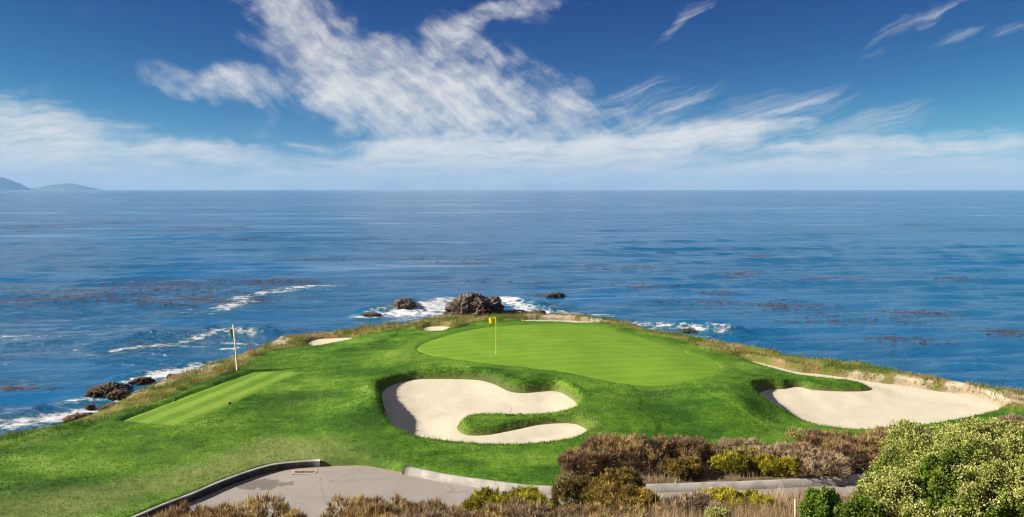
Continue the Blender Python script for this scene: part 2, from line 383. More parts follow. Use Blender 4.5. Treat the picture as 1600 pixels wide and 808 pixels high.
# bunkers: outline as seen, sand level at its rim (left end, right end)
BUNK = {
 'A': dict(px=[(596,614),(604,606),(625,597.5),(650,593),(685,592),(725,592.5),(750,594),(770,599),(785,606),(800,612.5),(822,614),(845,612),(867,611),(882,615.5),(897,625),(902,634),(897,642.5),(882,647.5),(850,651.5),(800,653),(762,652.5),(735,655),(720,661),(714.5,669),(720,675),(732,680),(762,679.5),(787,675),(812,670),(837,664.5),(867,661.5),(897,662),(912,667.5),(920,675),(912,681),(895,689),(862,695),(825,698),(775,699),(725,698),(675,695),(645,689),(622,680),(607,667),(601,652),(600,640),(596,625)],
           z0=5.28, z1=5.48, zy=0.46, lip=0.26, bowl=0.14),
 'B': dict(px=[(1151.5,562),(1172,564),(1194,568),(1225,576.5),(1250,582),(1275,584),(1300,587),(1325,590.5),(1350,595),(1381,599),(1412,602.5),(1444,608),(1475,612.5),(1506,616),(1537.5,623.5),(1553,631),(1564,640.5),(1553,648.5),(1537,653),(1475,662.5),(1412,671),(1350,672.5),(1319,671),(1287,666),(1256,658),(1234,650.5),(1206,642),(1186,633),(1180,623.5),(1182,615),(1203,608),(1225,608),(1237,605),(1253,605),(1269,609),(1300,611),(1325,611.6),(1350,611),(1361,608.5),(1350,603.5),(1331,599),(1300,596),(1256,592.5),(1225,586),(1194,577.5),(1172,570.5)],
           z0=5.28, z1=5.40, zy=0.72, pw=1.25, lip=0.24, bowl=0.08),
 'C': dict(px=[(478,537),(487,531),(505,528),(530,527),(552,526.5),(548,530),(530,534),(510,538),(490,541)], rel=0.07, z0=5.5, z1=5.6, zy=0.0, lip=0.3, bowl=0.05),
 'D': dict(px=[(660,513),(668,509.5),(682,508.5),(696,508.5),(703,511),(697,515),(684,518),(670,517.5)], rel=0.07, z0=5.85, z1=5.9, zy=0.0, lip=0.3, bowl=0.05),
 'E': dict(px=[(792,500.5),(830,498.5),(870,499),(905,500.5),(938,504.5),(905,505.2),(870,503.6),(830,502.8)], rel=0.07, z0=6.2, z1=6.2, zy=0.0, lip=0.3, bowl=0.0),
}
def sand_plane(b, P):
    t = np.clip((P[:, 0] - b['x0']) / (b['x1'] - b['x0']), 0, 1); u = np.clip((P[:, 1] - b['y0']) / (b['y1'] - b['y0']), 0, 1)
    return b['z0'] + (b['z1'] - b['z0']) * t + b['zy'] * u ** b.get('pw', 1.0)
for k, b in BUNK.items():
    p = A2(b['px']); q = at(p[:, 0], p[:, 1], b['z0'] + 0.3)
    b['x0'], b['x1'], b['y0'], b['y1'] = q[:, 0].min(), q[:, 0].max(), q[:, 1].min(), q[:, 1].max()
    if 'rel' in b: q = on_turf(p[:, 0], p[:, 1])
    else:
        for _ in range(8): q = at(p[:, 0], p[:, 1], sand_plane(b, q))
    b['poly'] = smooth_closed(q, 3)
def sand_z(b, P, g, sd):
    if 'rel' in b: return g - b['rel'] - 0.05 * sstep(0, 1.0, -sd)
    return np.minimum(sand_plane(b, P), g - 0.07) - b['bowl'] * sstep(0, 1.8, -sd)

# the asphalt path
path_far_px = A2([(150,838),(215,808),(258,789),(300,773),(340,757),(380,744),(412,735),(442,730),(500,728),(570,728),(630,737),(690,748),(760,758),(830,766),(900,768),(1000,765),(1100,761),(1200,757),(1340,748),(1480,740),(1620,730)])
path_far = smooth_open(at(path_far_px[:, 0], path_far_px[:, 1], 5.35), 5)
path_poly = np.concatenate([path_far, [(24, 27.0), (12, 25.4), (6, 25.0), (2.5, 24.2), (-3, 22.7), (-8.2, 21.4), (-10.5, 18.5), (-13.5, 19.0)]])
PATH_DROP = 0.21

def ground(P, detail=True):
    P = np.asarray(P, float); g = G0(P); z = g.copy()
    sdc = sdpoly(P, coast, None); sdm = sdpoly(P, mown, None)
    sdg = sdpoly(P, green_poly, 6.0); sdt = sdpoly(P, tee_poly, 5.0) + 0.10 * fbm2(P[:, 0] * 1.7, P[:, 1] * 1.7, 3, 19); sdp = sdpoly(P, path_poly, 3.0)
    x, y = P[:, 0], P[:, 1]
    # longer coastal turf outside the mown edge
    co = sstep(-0.1, 0.7, sdm)
    z += co * (0.10 + 0.10 * fbm2(x * 0.9, y * 0.9, 3, 31))
    z += 0.05 * sstep(0.0, 0.35, sdg) * sstep(-0.05, 0.1, sdg) + 0.0
    z -= 0.07 * sstep(0.0, 0.12, -sdg)
    z += 0.10 * sstep(0.0, 0.25, sdt) * sstep(5, 2, sdt); z -= 0.07 * sstep(0.0, 0.12, -sdt)
    z = np.where(sdp < 2.9, z - (PATH_DROP + 0.10) * sstep(0.28, 0.0, sdp), z)
    sdb = np.full(len(P), 9.0)
    for b in BUNK.values():
        sd = sdpoly(P, b['poly'], 3.0); near = sd < 2.99
        zs = sand_z(b, P, g, sd)
        wob = 0.03 * fbm2(x * 2.3, y * 2.3, 2, 77)
        rim = zs + 0.015 + (z + 0.05 * sstep(0, .4, sd) - zs - 0.015) * np.clip((sd + wob) / b['lip'], 0, 1) ** 0.8
        zz = np.where(sd > -0.02, rim, zs + 0.015 - 0.3 * sstep(0.0, 0.3, -sd))
        z = np.where(near, zz, z); sdb = np.minimum(sdb, sd)
    if detail:
        rough = sstep(-0.02, 0.3, sdg) * sstep(-0.02, 0.2, sdt) * sstep(-0.05, 0.15, sdb)
        z += rough * (0.022 * fbm2(x * 3.1, y * 3.1, 3, 11) + 0.012 * (vnoise2(x * 9, y * 9, 3) - 0.5) * 2)
    # the bank down to the sea
    s = np.maximum(sdc, 0) ; n1 = fbm2(x * 0.35, y * 0.35, 4, 41); n2 = fbm2(x * 1.3, y * 1.3, 3, 43)
    drop = 0.55 * s + np.where(s > 0.6, (s - 0.6) * (0.6 + 0.3 * n1), 0) + 0.25 * n2 * sstep(0.5, 3, s)
    z = z - np.clip(drop, 0, 20)
    z = np.maximum(z, -2.5 + 0.3 * n2)
    return z, dict(sdc=sdc, sdm=sdm, sdg=sdg, sdt=sdt, sdb=sdb, sdp=sdp)

def axis(segs):
    out = [segs[0][0]]
    for a, b, st in segs:
        n = max(1, int(round((b - a) / st))); out += list(np.linspace(a, b, n + 1)[1:])
    return np.array(out)
XS = axis([(-90, -45, 3.0), (-45, -24, 0.5), (-24, 27, 0.12), (27, 45, 0.6), (45, 100, 4.0)])
YS = axis([(-40, 5, 3.0), (5, 22, 0.5), (22, 44, 0.105), (44, 63, 0.16), (63, 85, 1.0)])
gx, gy = np.meshgrid(XS, YS); P = np.stack([gx.ravel(), gy.ravel()], -1)
gz, ga = ground(P)
# wear and kind of turf
oliv_line = at(A2([0, 120, 250, 380, 480, 600]), A2([800, 778, 748, 722, 712, 722]), 5.4)
olive = sstep(2.6, 0.4, dline(P, oliv_line) + 1.2 * fbm2(P[:, 0] * .5, P[:, 1] * .5, 3, 8)) * sstep(-3.4, -8, P[:, 0] + 0.8 * (P[:, 1] - 29))
dirt_spots = [(430, 540, 1.6, .9), (448, 534, 1.0, .8), (250, 605, 1.5, .5), (300, 585, 2.0, .6), (355, 568, 1.5, .5), (1350, 590, 1.6, .5), (1430, 604, 1.6, .7), (1500, 612, 1.5, .8), (1570, 625, 1.6, .75), (870, 497, 3.0, .8), (930, 500, 2, .7), (640, 509, 1.6, .5), (205, 622, 1.2, .8)]
dirt = np.zeros(len(P))
for a, b_, r_, s_ in dirt_spots:
    q = on_turf(np.array([float(a)]), np.array([float(b_)]))[0]
    dirt = np.maximum(dirt, s_ * sstep(1.3, 0.3, np.sqrt(((P - q) ** 2).sum(1)) / r_ + 0.6 * fbm2(P[:, 0] * 1.5, P[:, 1] * 1.5, 3, 12)))
dirt *= sstep(-0.2, 0.3, ga['sdm'])
lgreen = sstep(-13.5, -16.5, P[:, 0]) * sstep(37, 33, P[:, 1])
coastm = (1 - 0.85 * lgreen) * sstep(-0.05, 0.45, ga['sdm'] + 0.2 * fbm2(P[:, 0] * 1.2, P[:, 1] * 1.2, 3, 9))
scrub = sstep(26.5, 25.0, P[:, 1] - np.clip((P[:, 0] - 5) * 0.1, 0, 3)) * sstep(-9.5, -8.5, P[:, 0])          # dry hillside in front of the path
scrub_poly = at(A2([870, 885, 960, 1100, 1250, 1420, 1600, 1700, 1700, 1300, 1000]), A2([768, 712, 704, 700, 698, 678, 660, 650, 740, 756, 766]), 5.5)
scrub = np.maximum(scrub, sstep(0.25, -0.25, sdpoly(P, scrub_poly, 3.0) + 0.3 * fbm2(P[:, 0], P[:, 1], 3, 14)))
lipm = sstep(0.55, 0.05, ga['sdb']) * sstep(-0.3, 0.0, ga['sdb'])
rock = sstep(2.0, 4.0, ga['sdc'])

# ------------------------------------------------------------------ ground materials
def grass_mat():
    m, nt, b = material('turf'); p = nt.geo(); q = nt.sep(p)
    flat = nt.comb(q[0], q[1], 0.0)
    big = nt.noise(flat, 0.22, 3.0, 0.5); mid = nt.noise(flat, 1.1, 4.0, 0.6)
    strk = nt.noise(nt.mapping(flat, rot=(0, 0, R(-12)), sc=(1.4, 5.0, 1)), 1.6, 6.0, 0.7)
    fin = nt.noise(flat, 13.0, 4.0, 0.75)
    swirl = nt.noise(nt.mapping(flat, rot=(0, 0, R(35)), sc=(0.35, 1.3, 1)), 0.5, 4.0, 0.55, 0.8)
    big = nt.m('ADD', nt.m('MULTIPLY', big, 0.9), nt.m('SUBTRACT', nt.m('MULTIPLY', swirl, 0.5), 0.20))
    t = nt.m('ADD', nt.m('SUBTRACT', nt.m('MULTIPLY', big, 0.88), 0.135), nt.m('ADD', nt.m('MULTIPLY', mid, 0.35), nt.m('ADD', nt.m('MULTIPLY', strk, 0.45), nt.m('ADD', nt.m('MULTIPLY', fin, 0.30), 0.075))))
    turf = nt.ramp(nt.m('SUBTRACT', t, 0.4), [(0.38, (0.026, 0.080, 0.006)), (0.50, (0.058, 0.148, 0.010)), (0.60, (0.105, 0.218, 0.015)), (0.74, (0.21, 0.31, 0.045))])
    mk = nt.add('ShaderNodeAttribute', attribute_name='mask').outputs['Color']; ms = nt.add('ShaderNodeSeparateColor'); nt.put(ms.inputs[0], mk)
    mk2 = nt.add('ShaderNodeAttribute', attribute_name='mask2').outputs['Color']; ms2 = nt.add('ShaderNodeSeparateColor'); nt.put(ms2.inputs[0], mk2)
    oliv = nt.ramp(nt.m('SUBTRACT', t, 0.4), [(0.2, (0.075, 0.12, 0.022)), (0.5, (0.16, 0.20, 0.05)), (0.8, (0.27, 0.28, 0.10))])
    cst = nt.ramp(nt.noise(flat, 0.8, 5.0, 0.65), [(0.3, (0.075, 0.13, 0.015)), (0.48, (0.15, 0.17, 0.03)), (0.6, (0.26, 0.18, 0.07)), (0.75, (0.33, 0.25, 0.13))])
    scr = nt.ramp(nt.noise(flat, 1.5, 5.0, 0.65), [(0.3, (0.10, 0.075, 0.045)), (0.7, (0.24, 0.17, 0.09))])
    col = nt.mix(nt.m('MULTIPLY', ms.outputs[0], 0.85), turf, oliv)
    col = nt.mix(ms.outputs[1], col, cst)
    col = nt.mix(ms2.outputs[1], col, scr)
    # collar of closer mown grass round the green
    sdg = nt.attr('sdg'); coll = nt.m('MULTIPLY', nt.smooth(sdg, 1.05, 0.9), 0.6)
    col = nt.mix(coll, col, (0.10, 0.215, 0.016))
    dn = nt.smooth(nt.m('ADD', ms.outputs[2], nt.m('MULTIPLY', nt.m('SUBTRACT', nt.noise(flat, 4.0, 6.0, 0.7), 0.5), 1.2)), 0.35, 0.6)
    col = nt.mix(dn, col, nt.mix(nt.noise(flat, 6.0, 5.0), (0.36, 0.27, 0.18), (0.60, 0.50, 0.38)))
    lp = nt.smooth(nt.m('ADD', ms2.outputs[0], nt.m('MULTIPLY', nt.m('SUBTRACT', fin, 0.5), 0.9)), 0.75, 1.0)
    col = nt.mix(nt.m('MULTIPLY', lp, 0.55), col, (0.15, 0.115, 0.05))
    rk = nt.ramp(nt.noise(nt.vm('MULTIPLY', p, (1, 1, 2.5)), 1.2, 8.0, 0.7), [(0.3, (0.05, 0.035, 0.025)), (0.7, (0.26, 0.18, 0.11))])
    col = nt.mix(ms2.outputs[2], col, rk)
    nt.put(b.inputs['Base Color'], col); nt.put(b.inputs['Roughness'], 0.85); nt.put(b.inputs['Specular IOR Level'], 0.15)
    h = nt.m('ADD', nt.noise(flat, 30.0, 3.0, 0.8), nt.m('MULTIPLY', nt.noise(flat, 9.0, 4.0, 0.7), 1.2))
    nt.put(b.inputs['Normal'], nt.bump(h, 0.55, 0.05))
    return m
TURF = grass_mat()
go = np_mesh('ground', np.column_stack([P, gz]), grid_faces(len(YS), len(XS)), TURF, True,
             {'mask': np.column_stack([olive, coastm, dirt]), 'mask2': np.column_stack([lipm, scrub, rock]), 'sdg': ga['sdg']})
tag(go, 'green mown headland turf falling to a rough bank above the sea', kind='structure')

def close_mown(name, c1, c2, stripes=None, fine=26.0, bstr=0.25):
    m, nt, b = material(name); p = nt.geo(); q = nt.sep(p); flat = nt.comb(q[0], q[1], 0.0)
    t = nt.m('ADD', nt.m('MULTIPLY', nt.noise(flat, 0.35, 3.0), 0.5), nt.m('ADD', nt.m('MULTIPLY', nt.noise(nt.mapping(flat, sc=(1, 6, 1)), 1.0, 5.0, 0.65), 0.35), nt.m('MULTIPLY', nt.noise(flat, fine, 3.0, 0.7), 0.3)))
    if stripes:
        ang, wl, amt = stripes
        r = nt.mapping(flat, rot=(0, 0, ang)); s = nt.m('SINE', nt.m('MULTIPLY', nt.sep(nt.vm('ADD', r, nt.vm('SCALE', nt.noise(flat, 0.8, 3.0, col=True), scale=0.25)))[0], 2 * math.pi / wl))
        t = nt.m('ADD', t, nt.m('MULTIPLY', nt.smooth(s, -0.6, 0.6, -1, 1), amt))
    nt.put(b.inputs['Base Color'], nt.mix(nt.smooth(t, 0.38, 0.78), c1, c2)); nt.put(b.inputs['Roughness'], 0.8); nt.put(b.inputs['Specular IOR Level'], 0.15)
    nt.put(b.inputs['Normal'], nt.bump(nt.noise(flat, 40.0, 3.0, 0.8), bstr, 0.03))
    return m
def sheet(name, poly, zfun, mat, step=0.15, margin=0.2, kind='structure', label=None, **kw):
    lo = poly.min(0) - margin - step; hi = poly.max(0) + margin + step
    xs = np.arange(lo[0], hi[0] + step, step); ys = np.arange(lo[1], hi[1] + step, step)
    X, Y = np.meshgrid(xs, ys); Q = np.stack([X.ravel(), Y.ravel()], -1); sd = sdpoly(Q, poly, None)
    z = zfun(Q, sd); Fc = grid_faces(len(ys), len(xs)); keep = (sd[Fc] < margin).any(1); Fc = Fc[keep]
    used, inv = np.unique(Fc, return_inverse=True)
    o = np_mesh(name, np.column_stack([Q, z])[used], inv.reshape(-1, 4), mat, True, {'sd': sd[used]})
    tag(o, label, kind=kind); return o
sheet('putting_green', green_poly, lambda Q, sd: G0(Q) + 0.012 - 0.09 * sstep(0.0, 0.15, sd), close_mown('green_turf', (0.115, 0.225, 0.013), (0.185, 0.31, 0.026), (R(82), 1.1, 0.035)), 0.14,
      label='smooth light green putting surface with the yellow flagstick')
tee_ang = math.atan2(*(tee_poly[6] - tee_poly[2])[::-1])
sheet('tee_ground', tee_poly, lambda Q, sd: G0(Q) + 0.012 - 0.09 * sstep(0.0, 0.15, sd), close_mown('tee_turf', (0.10, 0.20, 0.012), (0.20, 0.31, 0.035), (R(90) - tee_ang, 1.3, 0.11)), 0.13,
      label='striped light green tee ground on the left by the sea bank')

# sand
def sand_mat():
    m, nt, b = material('bunker_sand'); p = nt.geo(); q = nt.sep(p); flat = nt.comb(q[0], q[1], 0.0)
    t = nt.noise(flat, 0.8, 5.0, 0.6)
    wv = nt.add('ShaderNodeTexWave', wave_type='BANDS', bands_direction='X'); nt.put(wv.inputs['Vector'], nt.mapping(flat, rot=(0, 0, R(-10)))); nt.put(wv.inputs['Scale'], 2.6); nt.put(wv.inputs['Distortion'], 2.2)
    nt.put(wv.inputs['Detail'], 3.0); nt.put(wv.inputs['Detail Scale'], 0.8)
    rake = wv.outputs['Fac']; grain = nt.noise(flat, 30.0, 4.0, 0.75)
    col = nt.mix(t, (0.45, 0.39, 0.28), (0.645, 0.58, 0.445))
    col = nt.mix(nt.m('MULTIPLY', nt.smooth(grain, 0.35, 0.75), 0.45), col, (0.68, 0.615, 0.485))
    nt.put(b.inputs['Base Color'], col); nt.put(b.inputs['Roughness'], 0.95); nt.put(b.inputs['Specular IOR Level'], 0.1)
    h = nt.m('ADD', nt.m('MULTIPLY', rake, nt.smooth(nt.noise(flat, 0.6, 3.0), 0.4, 0.65, 0.0, 0.32)), nt.m('ADD', nt.m('MULTIPLY', grain, 0.8), nt.noise(flat, 7.0, 4.0, 0.6)))
    nt.put(b.inputs['Normal'], nt.bump(h, 0.36, 0.04))
    return m
SAND = sand_mat()
BL = {'A': 'large pale sand bunker with a grass tongue, in front of the green', 'B': 'wide pale sand bunker on the right behind the scrub', 'C': 'small sand bunker on the left beside the sea bank',
      'D': 'tiny sand bunker behind the left end of the green', 'E': 'thin strip of pale sand behind the green'}
for k, b in BUNK.items():
    def zf(Q, sd, b=b):
        g = G0(Q)
        return sand_z(b, Q, g, sd) + 0.02 * fbm2(Q[:, 0] * 1.2, Q[:, 1] * 1.2, 3, 21) * sstep(0, .4, -sd)
    sheet('sand_bunker', b['poly'], zf, SAND, 0.12, 0.22, label=BL[k])

# asphalt
def asphalt_mat():
    m, nt, b = material('asphalt'); p = nt.geo(); q = nt.sep(p); flat = nt.comb(q[0], q[1], 0.0)
    col = nt.mix(nt.noise(flat, 0.7, 5.0, 0.6), (0.21, 0.18, 0.15), (0.32, 0.28, 0.24))
    col = nt.mix(nt.smooth(nt.noise(flat, 35.0, 3.0, 0.8), 0.4, 0.8), col, (0.36, 0.33, 0.30))
    ck = nt.add('ShaderNodeTexVoronoi', feature='DISTANCE_TO_EDGE'); nt.put(ck.inputs['Vector'], nt.vm('ADD', flat, nt.vm('SCALE', nt.noise(flat, 1.2, 4.0, col=True), scale=1.1))); nt.put(ck.inputs['Scale'], 0.33)
    col = nt.mix(nt.m('MULTIPLY', nt.smooth(ck.outputs['Distance'], 0.008, 0.003), 0.35), col, (0.10, 0.06, 0.05))
    edge = nt.smooth(nt.m('ADD', nt.attr('sd'), nt.m('MULTIPLY', nt.noise(flat, 3.0, 5.0, 0.7), 0.5)), -0.10, 0.15)
    col = nt.mix(nt.m('MULTIPLY', edge, 0.7), col, (0.30, 0.24, 0.16))
    tyre = nt.smooth(nt.noise(nt.mapping(flat, rot=(0, 0, R(-6)), sc=(0.15, 1.6, 1)), 1.4, 4.0), 0.55, 0.75)
    col = nt.mix(nt.m('MULTIPLY', tyre, 0.35), col, (0.15, 0.135, 0.12))
    w = at(408, 752, 5.3); d = nt.vm('MULTIPLY', nt.vm('SUBTRACT', flat, (float(w[0]), float(w[1]), 0)), (0.85, 2.0, 0))
    ln = nt.add('ShaderNodeVectorMath', operation='LENGTH'); nt.put(ln.inputs[0], d)
    stain = nt.smooth(nt.m('ADD', ln.outputs['Value'], nt.m('MULTIPLY', nt.m('SUBTRACT', nt.noise(flat, 1.8, 4.0), 0.5), 1.8)), 0.95, 0.7)
    col = nt.mix(nt.m('MULTIPLY', stain, 0.75), col, (0.105, 0.088, 0.07))
    nt.put(b.inputs['Base Color'], col); nt.put(b.inputs['Roughness'], 0.9)
    nt.put(b.inputs['Normal'], nt.bump(nt.noise(flat, 45.0, 3.0, 0.8), 0.3, 0.02))
    return m
sheet('path', path_poly, lambda Q, sd: G0(Q) - PATH_DROP, asphalt_mat(), 0.2, 0.05, label='grey asphalt cart path crossing the foreground')
def sweep(name, line, prof, mat):
    """sweep a closed profile of (sideways, up) along a ground line; sideways is away from the path"""
    L = np.asarray(line); d = np.gradient(L, axis=0); d /= np.linalg.norm(d, axis=1)[:, None]; nrm = np.stack([-d[:, 1], d[:, 0]], -1)
    g = G0(L); k = len(prof); V = []
    for (o, u) in prof: V.append(np.column_stack([L + nrm * o, g + u]))
    V = np.stack(V, 1).reshape(-1, 3); n = len(L); Fc = []
    for i in range(n - 1):
        for j in range(k):
            Fc.append((i * k + j, i * k + (j + 1) % k, (i + 1) * k + (j + 1) % k, (i + 1) * k + j))
    Fc.append((0, 1, 2, 3)); e = (n - 1) * k; Fc.append((e, e + 3, e + 2, e + 1))
    if k > 4: Fc.append((0, 3, 4, 4 if k == 5 else 5)); Fc.append((e, e + k - 1, e + 4, e + 3))
    Fc = [f for f in Fc if len(set(f)) == 4]
    return np_mesh(name, V, Fc, mat)
CONC = simple_mat('concrete', (0.31, 0.285, 0.25), (0.44, 0.41, 0.365), 2.2, 0.9, 0.35, 25.0)
kerb_prof = [(0.0, -0.42), (0.008, 0.0), (0.016, 0.018), (0.15, 0.018), (0.165, 0.0), (0.17, -0.42)]
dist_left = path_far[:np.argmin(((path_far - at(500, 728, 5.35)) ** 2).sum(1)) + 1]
i0 = np.argmin(((path_far - at(632, 737, 5.35)) ** 2).sum(1))
lk = sweep('kerb', dist_left, kerb_prof, simple_mat('kerb_shaded_face', (0.045, 0.042, 0.042), (0.09, 0.085, 0.08), 2.0, 0.9, 0.35, 25.0))  # body coloured near-black to carry the shade on its path side
sweep('sunlit_top', dist_left, [(0.012, 0.019), (0.014, 0.034), (0.03, 0.048), (0.15, 0.048), (0.172, 0.034), (0.174, 0.019)], simple_mat('kerb_sunlit_top', (0.26, 0.24, 0.22), (0.40, 0.37, 0.34), 2.0, 0.9, 0.35, 25.0)).parent = lk  # added pale strip gives the kerb its sunlit top tone
tag(lk, 'curved kerb with its shaded face coloured dark along the left edge of the path', kind='structure')
tag(sweep('kerb', path_far[i0:], [(-0.12, -0.42), (-0.10, -0.19), (0.02, 0.03), (0.13, 0.035), (0.15, 0.015), (0.15, -0.42)], CONC), 'long pale concrete kerb between path and scrub', kind='structure')

# ------------------------------------------------------------------ the sea
WAVES = []
for i in range(26):
    lam = 3.2 * (1.19 ** i) if i < 16 else rng.uniform(2.5, 9)
    lam = min(lam, 42); th = R(-78 + rng.normal(0, 22 if lam < 12 else 9)); k = 2 * math.pi / lam
    WAVES.append((k * math.cos(th), k * math.sin(th), 0.0060 * lam ** 0.72 * rng.uniform(0.6, 1.2), rng.uniform(0, 6.28)))
CREST = [([(190, 532), (280, 524), (345, 518), (390, 519), (450, 522)], 0.75, 2.0), ([(1000, 509), (1060, 512), (1140, 517)], 0.7, 1.8), ([(0, 650), (50, 640), (110, 625)], 0.35, 1.4),
         ([(200, 585), (250, 575), (310, 566)], 0.4, 1.2), ([(590, 484), (640, 480), (690, 471)], 0.9, 3.0), ([(790, 470), (830, 476), (860, 484)], 0.7, 2.4), ([(900, 545), (1010, 560)], .3, 2)]
CREST = [(at(A2(l)[:, 0], A2(l)[:, 1], 0.0), h, w) for l, h, w in CREST]
def sea_z(P):
    x, y = P[:, 0], P[:, 1]; r = np.hypot(x, y); z = np.zeros(len(P))
    amp_mod = 0.75 + 0.5 * fbm2(x * 0.02, y * 0.02, 2, 91)
    wx = 2.0 * fbm2(x * 0.05, y * 0.05, 2, 92)
    for kx, ky, a, ph in WAVES:
        lam = 2 * math.pi / math.hypot(kx, ky); fade = 1 - sstep(lam * 18, lam * 38, r * r / 260.0 * 0.5 + r * 0.3)
        s = np.sin(kx * (x + wx) + ky * (y + wx) + ph); z += a * fade * amp_mod * (2 * (0.5 + 0.5 * s) ** 1.6 - 0.9)
    for l, h, w in CREST:
        d = dline(P, l); z += h * np.exp(-(d / w) ** 2) * (0.8 + 0.5 * fbm2(x * .5, y * .5, 3, 95))
    return z
FOAM = [([(570,493),(620,490),(665,487),(700,482)],3.0,.95),([(630,487),(670,481),(704,474)],3.0,1.15),([(575,490),(600,489)],1.5,.8),([(786,472),(812,479),(842,490)],2.6,1.0),([(820,486),(870,488),(940,492)],2.4,.75),([(850,470),(905,472)],1.6,.35),
 ([(985,510),(1020,513),(1060,515.5),(1100,518),(1132,519)],1.3,.85),([(1000,516),(1050,520),(1100,523)],1.5,.5),([(345,484),(372,474),(385,463),(415,456),(465,450),(515,446)],2.6,.80),([(370,484),(400,480)],1.5,.4),([(470,457),(560,448)],1.5,.3),
 ([(180,547),(240,541),(300,532),(340,522),(390,525)],1.3,.75),([(270,540),(330,543),(365,545)],.9,.72),([(355,536),(420,540),(455,538)],1.1,.66),([(0,528),(45,527),(85,526)],1.5,.6),([(40,546),(140,547)],1.0,.36),
 ([(220,592),(262,583),(300,577),(340,568),(372,560)],1.5,1.1),([(270,590),(330,575)],1.6,1.0),([(100,629),(140,624)],1.2,.85),([(15,664),(60,656),(100,648),(140,642),(180,640)],2.2,1.0),([(70,662),(110,658)],1.5,.85),([(190,622),(240,606),(260,597)],1.4,.8),([(600,478),(660,470)],1.0,.4),
 ([(560,505),(640,499),(700,495)],2.0,.5),([(940,497),(1000,512)],2.0,.5),([(120,640),(200,615)],2.2,.55),([(690,497),(860,494)],2.5,.5)]
FOAM = [(at(A2(l)[:, 0], A2(l)[:, 1], 0.0), w, s) for l, w, s in FOAM]
def foam_mask(P):
    m = np.zeros(len(P)); n = fbm2(P[:, 0] * .35, P[:, 1] * .35, 4, 61)
    for l, w, s in FOAM:
        d = dline(P, l); m = np.maximum(m, s * np.exp(-(d / (w * (1 + 0.5 * n))) ** 2))
    return m
rr = [30.0]
while rr[-1] < 26000: rr.append(rr[-1] * (1.0 + np.interp(rr[-1], [30, 70, 200, 1000, 26000], [0.0075, 0.0078, 0.0115, 0.03, 0.08])))
rr = np.array(rr); th = np.linspace(R(-62), R(62), 760)
TT, RR = np.meshgrid(th, rr); SP = np.stack([(np.sin(TT) * RR).ravel(), (np.cos(TT) * RR).ravel()], -1)
SZ = np.zeros(len(SP)); nearm = np.hypot(SP[:, 0], SP[:, 1]) < 900; SZ[nearm] = sea_z(SP[nearm])
FM = np.zeros(len(SP)); nm = np.hypot(SP[:, 0], SP[:, 1]) < 190; FM[nm] = foam_mask(SP[nm])
KELP = [(230,452,210,18,1.0),(420,440,140,7,.5),(90,468,110,14,.6),(300,470,150,10,.6),(60,352,80,4,.5),(180,349,60,3,.5),(330,356,80,4,.5),(30,361,40,2,.3),(400,372,25,2,.4),(720,410,90,5,.5),(620,404,120,4,.4),(950,418,90,5,.5),(1000,446,60,7,.4),
        (1150,428,45,6,.8),(1132,458,32,5,.6),(1310,436,60,4,.4),(1480,436,40,4,.5),(1090,472,100,5,.4),(1260,480,110,8,.5),(1450,490,60,5,.5),(1570,520,40,6,.6),(860,461,20,3,.5),(1190,402,60,3,.35),(1420,350,25,1.5,.4),(760,440,200,6,.25),(1330,500,120,8,.25),(1420,532,60,9,.35),(20,606,30,3,.3),(500,405,70,3,.4)]
KM = np.zeros(len(SP)); sel = np.where(RR.ravel() < 700)[0]
for cx, cy, rx, ry, d in KELP:
    q = at(cx, cy, 0.0); dy = abs(at(cx, cy - ry, 0.0)[1] - q[1]); dx = rx / F * q[1]
    KM[sel] = np.maximum(KM[sel], d * np.exp(-(((SP[sel, 0] - q[0]) / dx) ** 2 + ((SP[sel, 1] - q[1]) / dy) ** 2)))
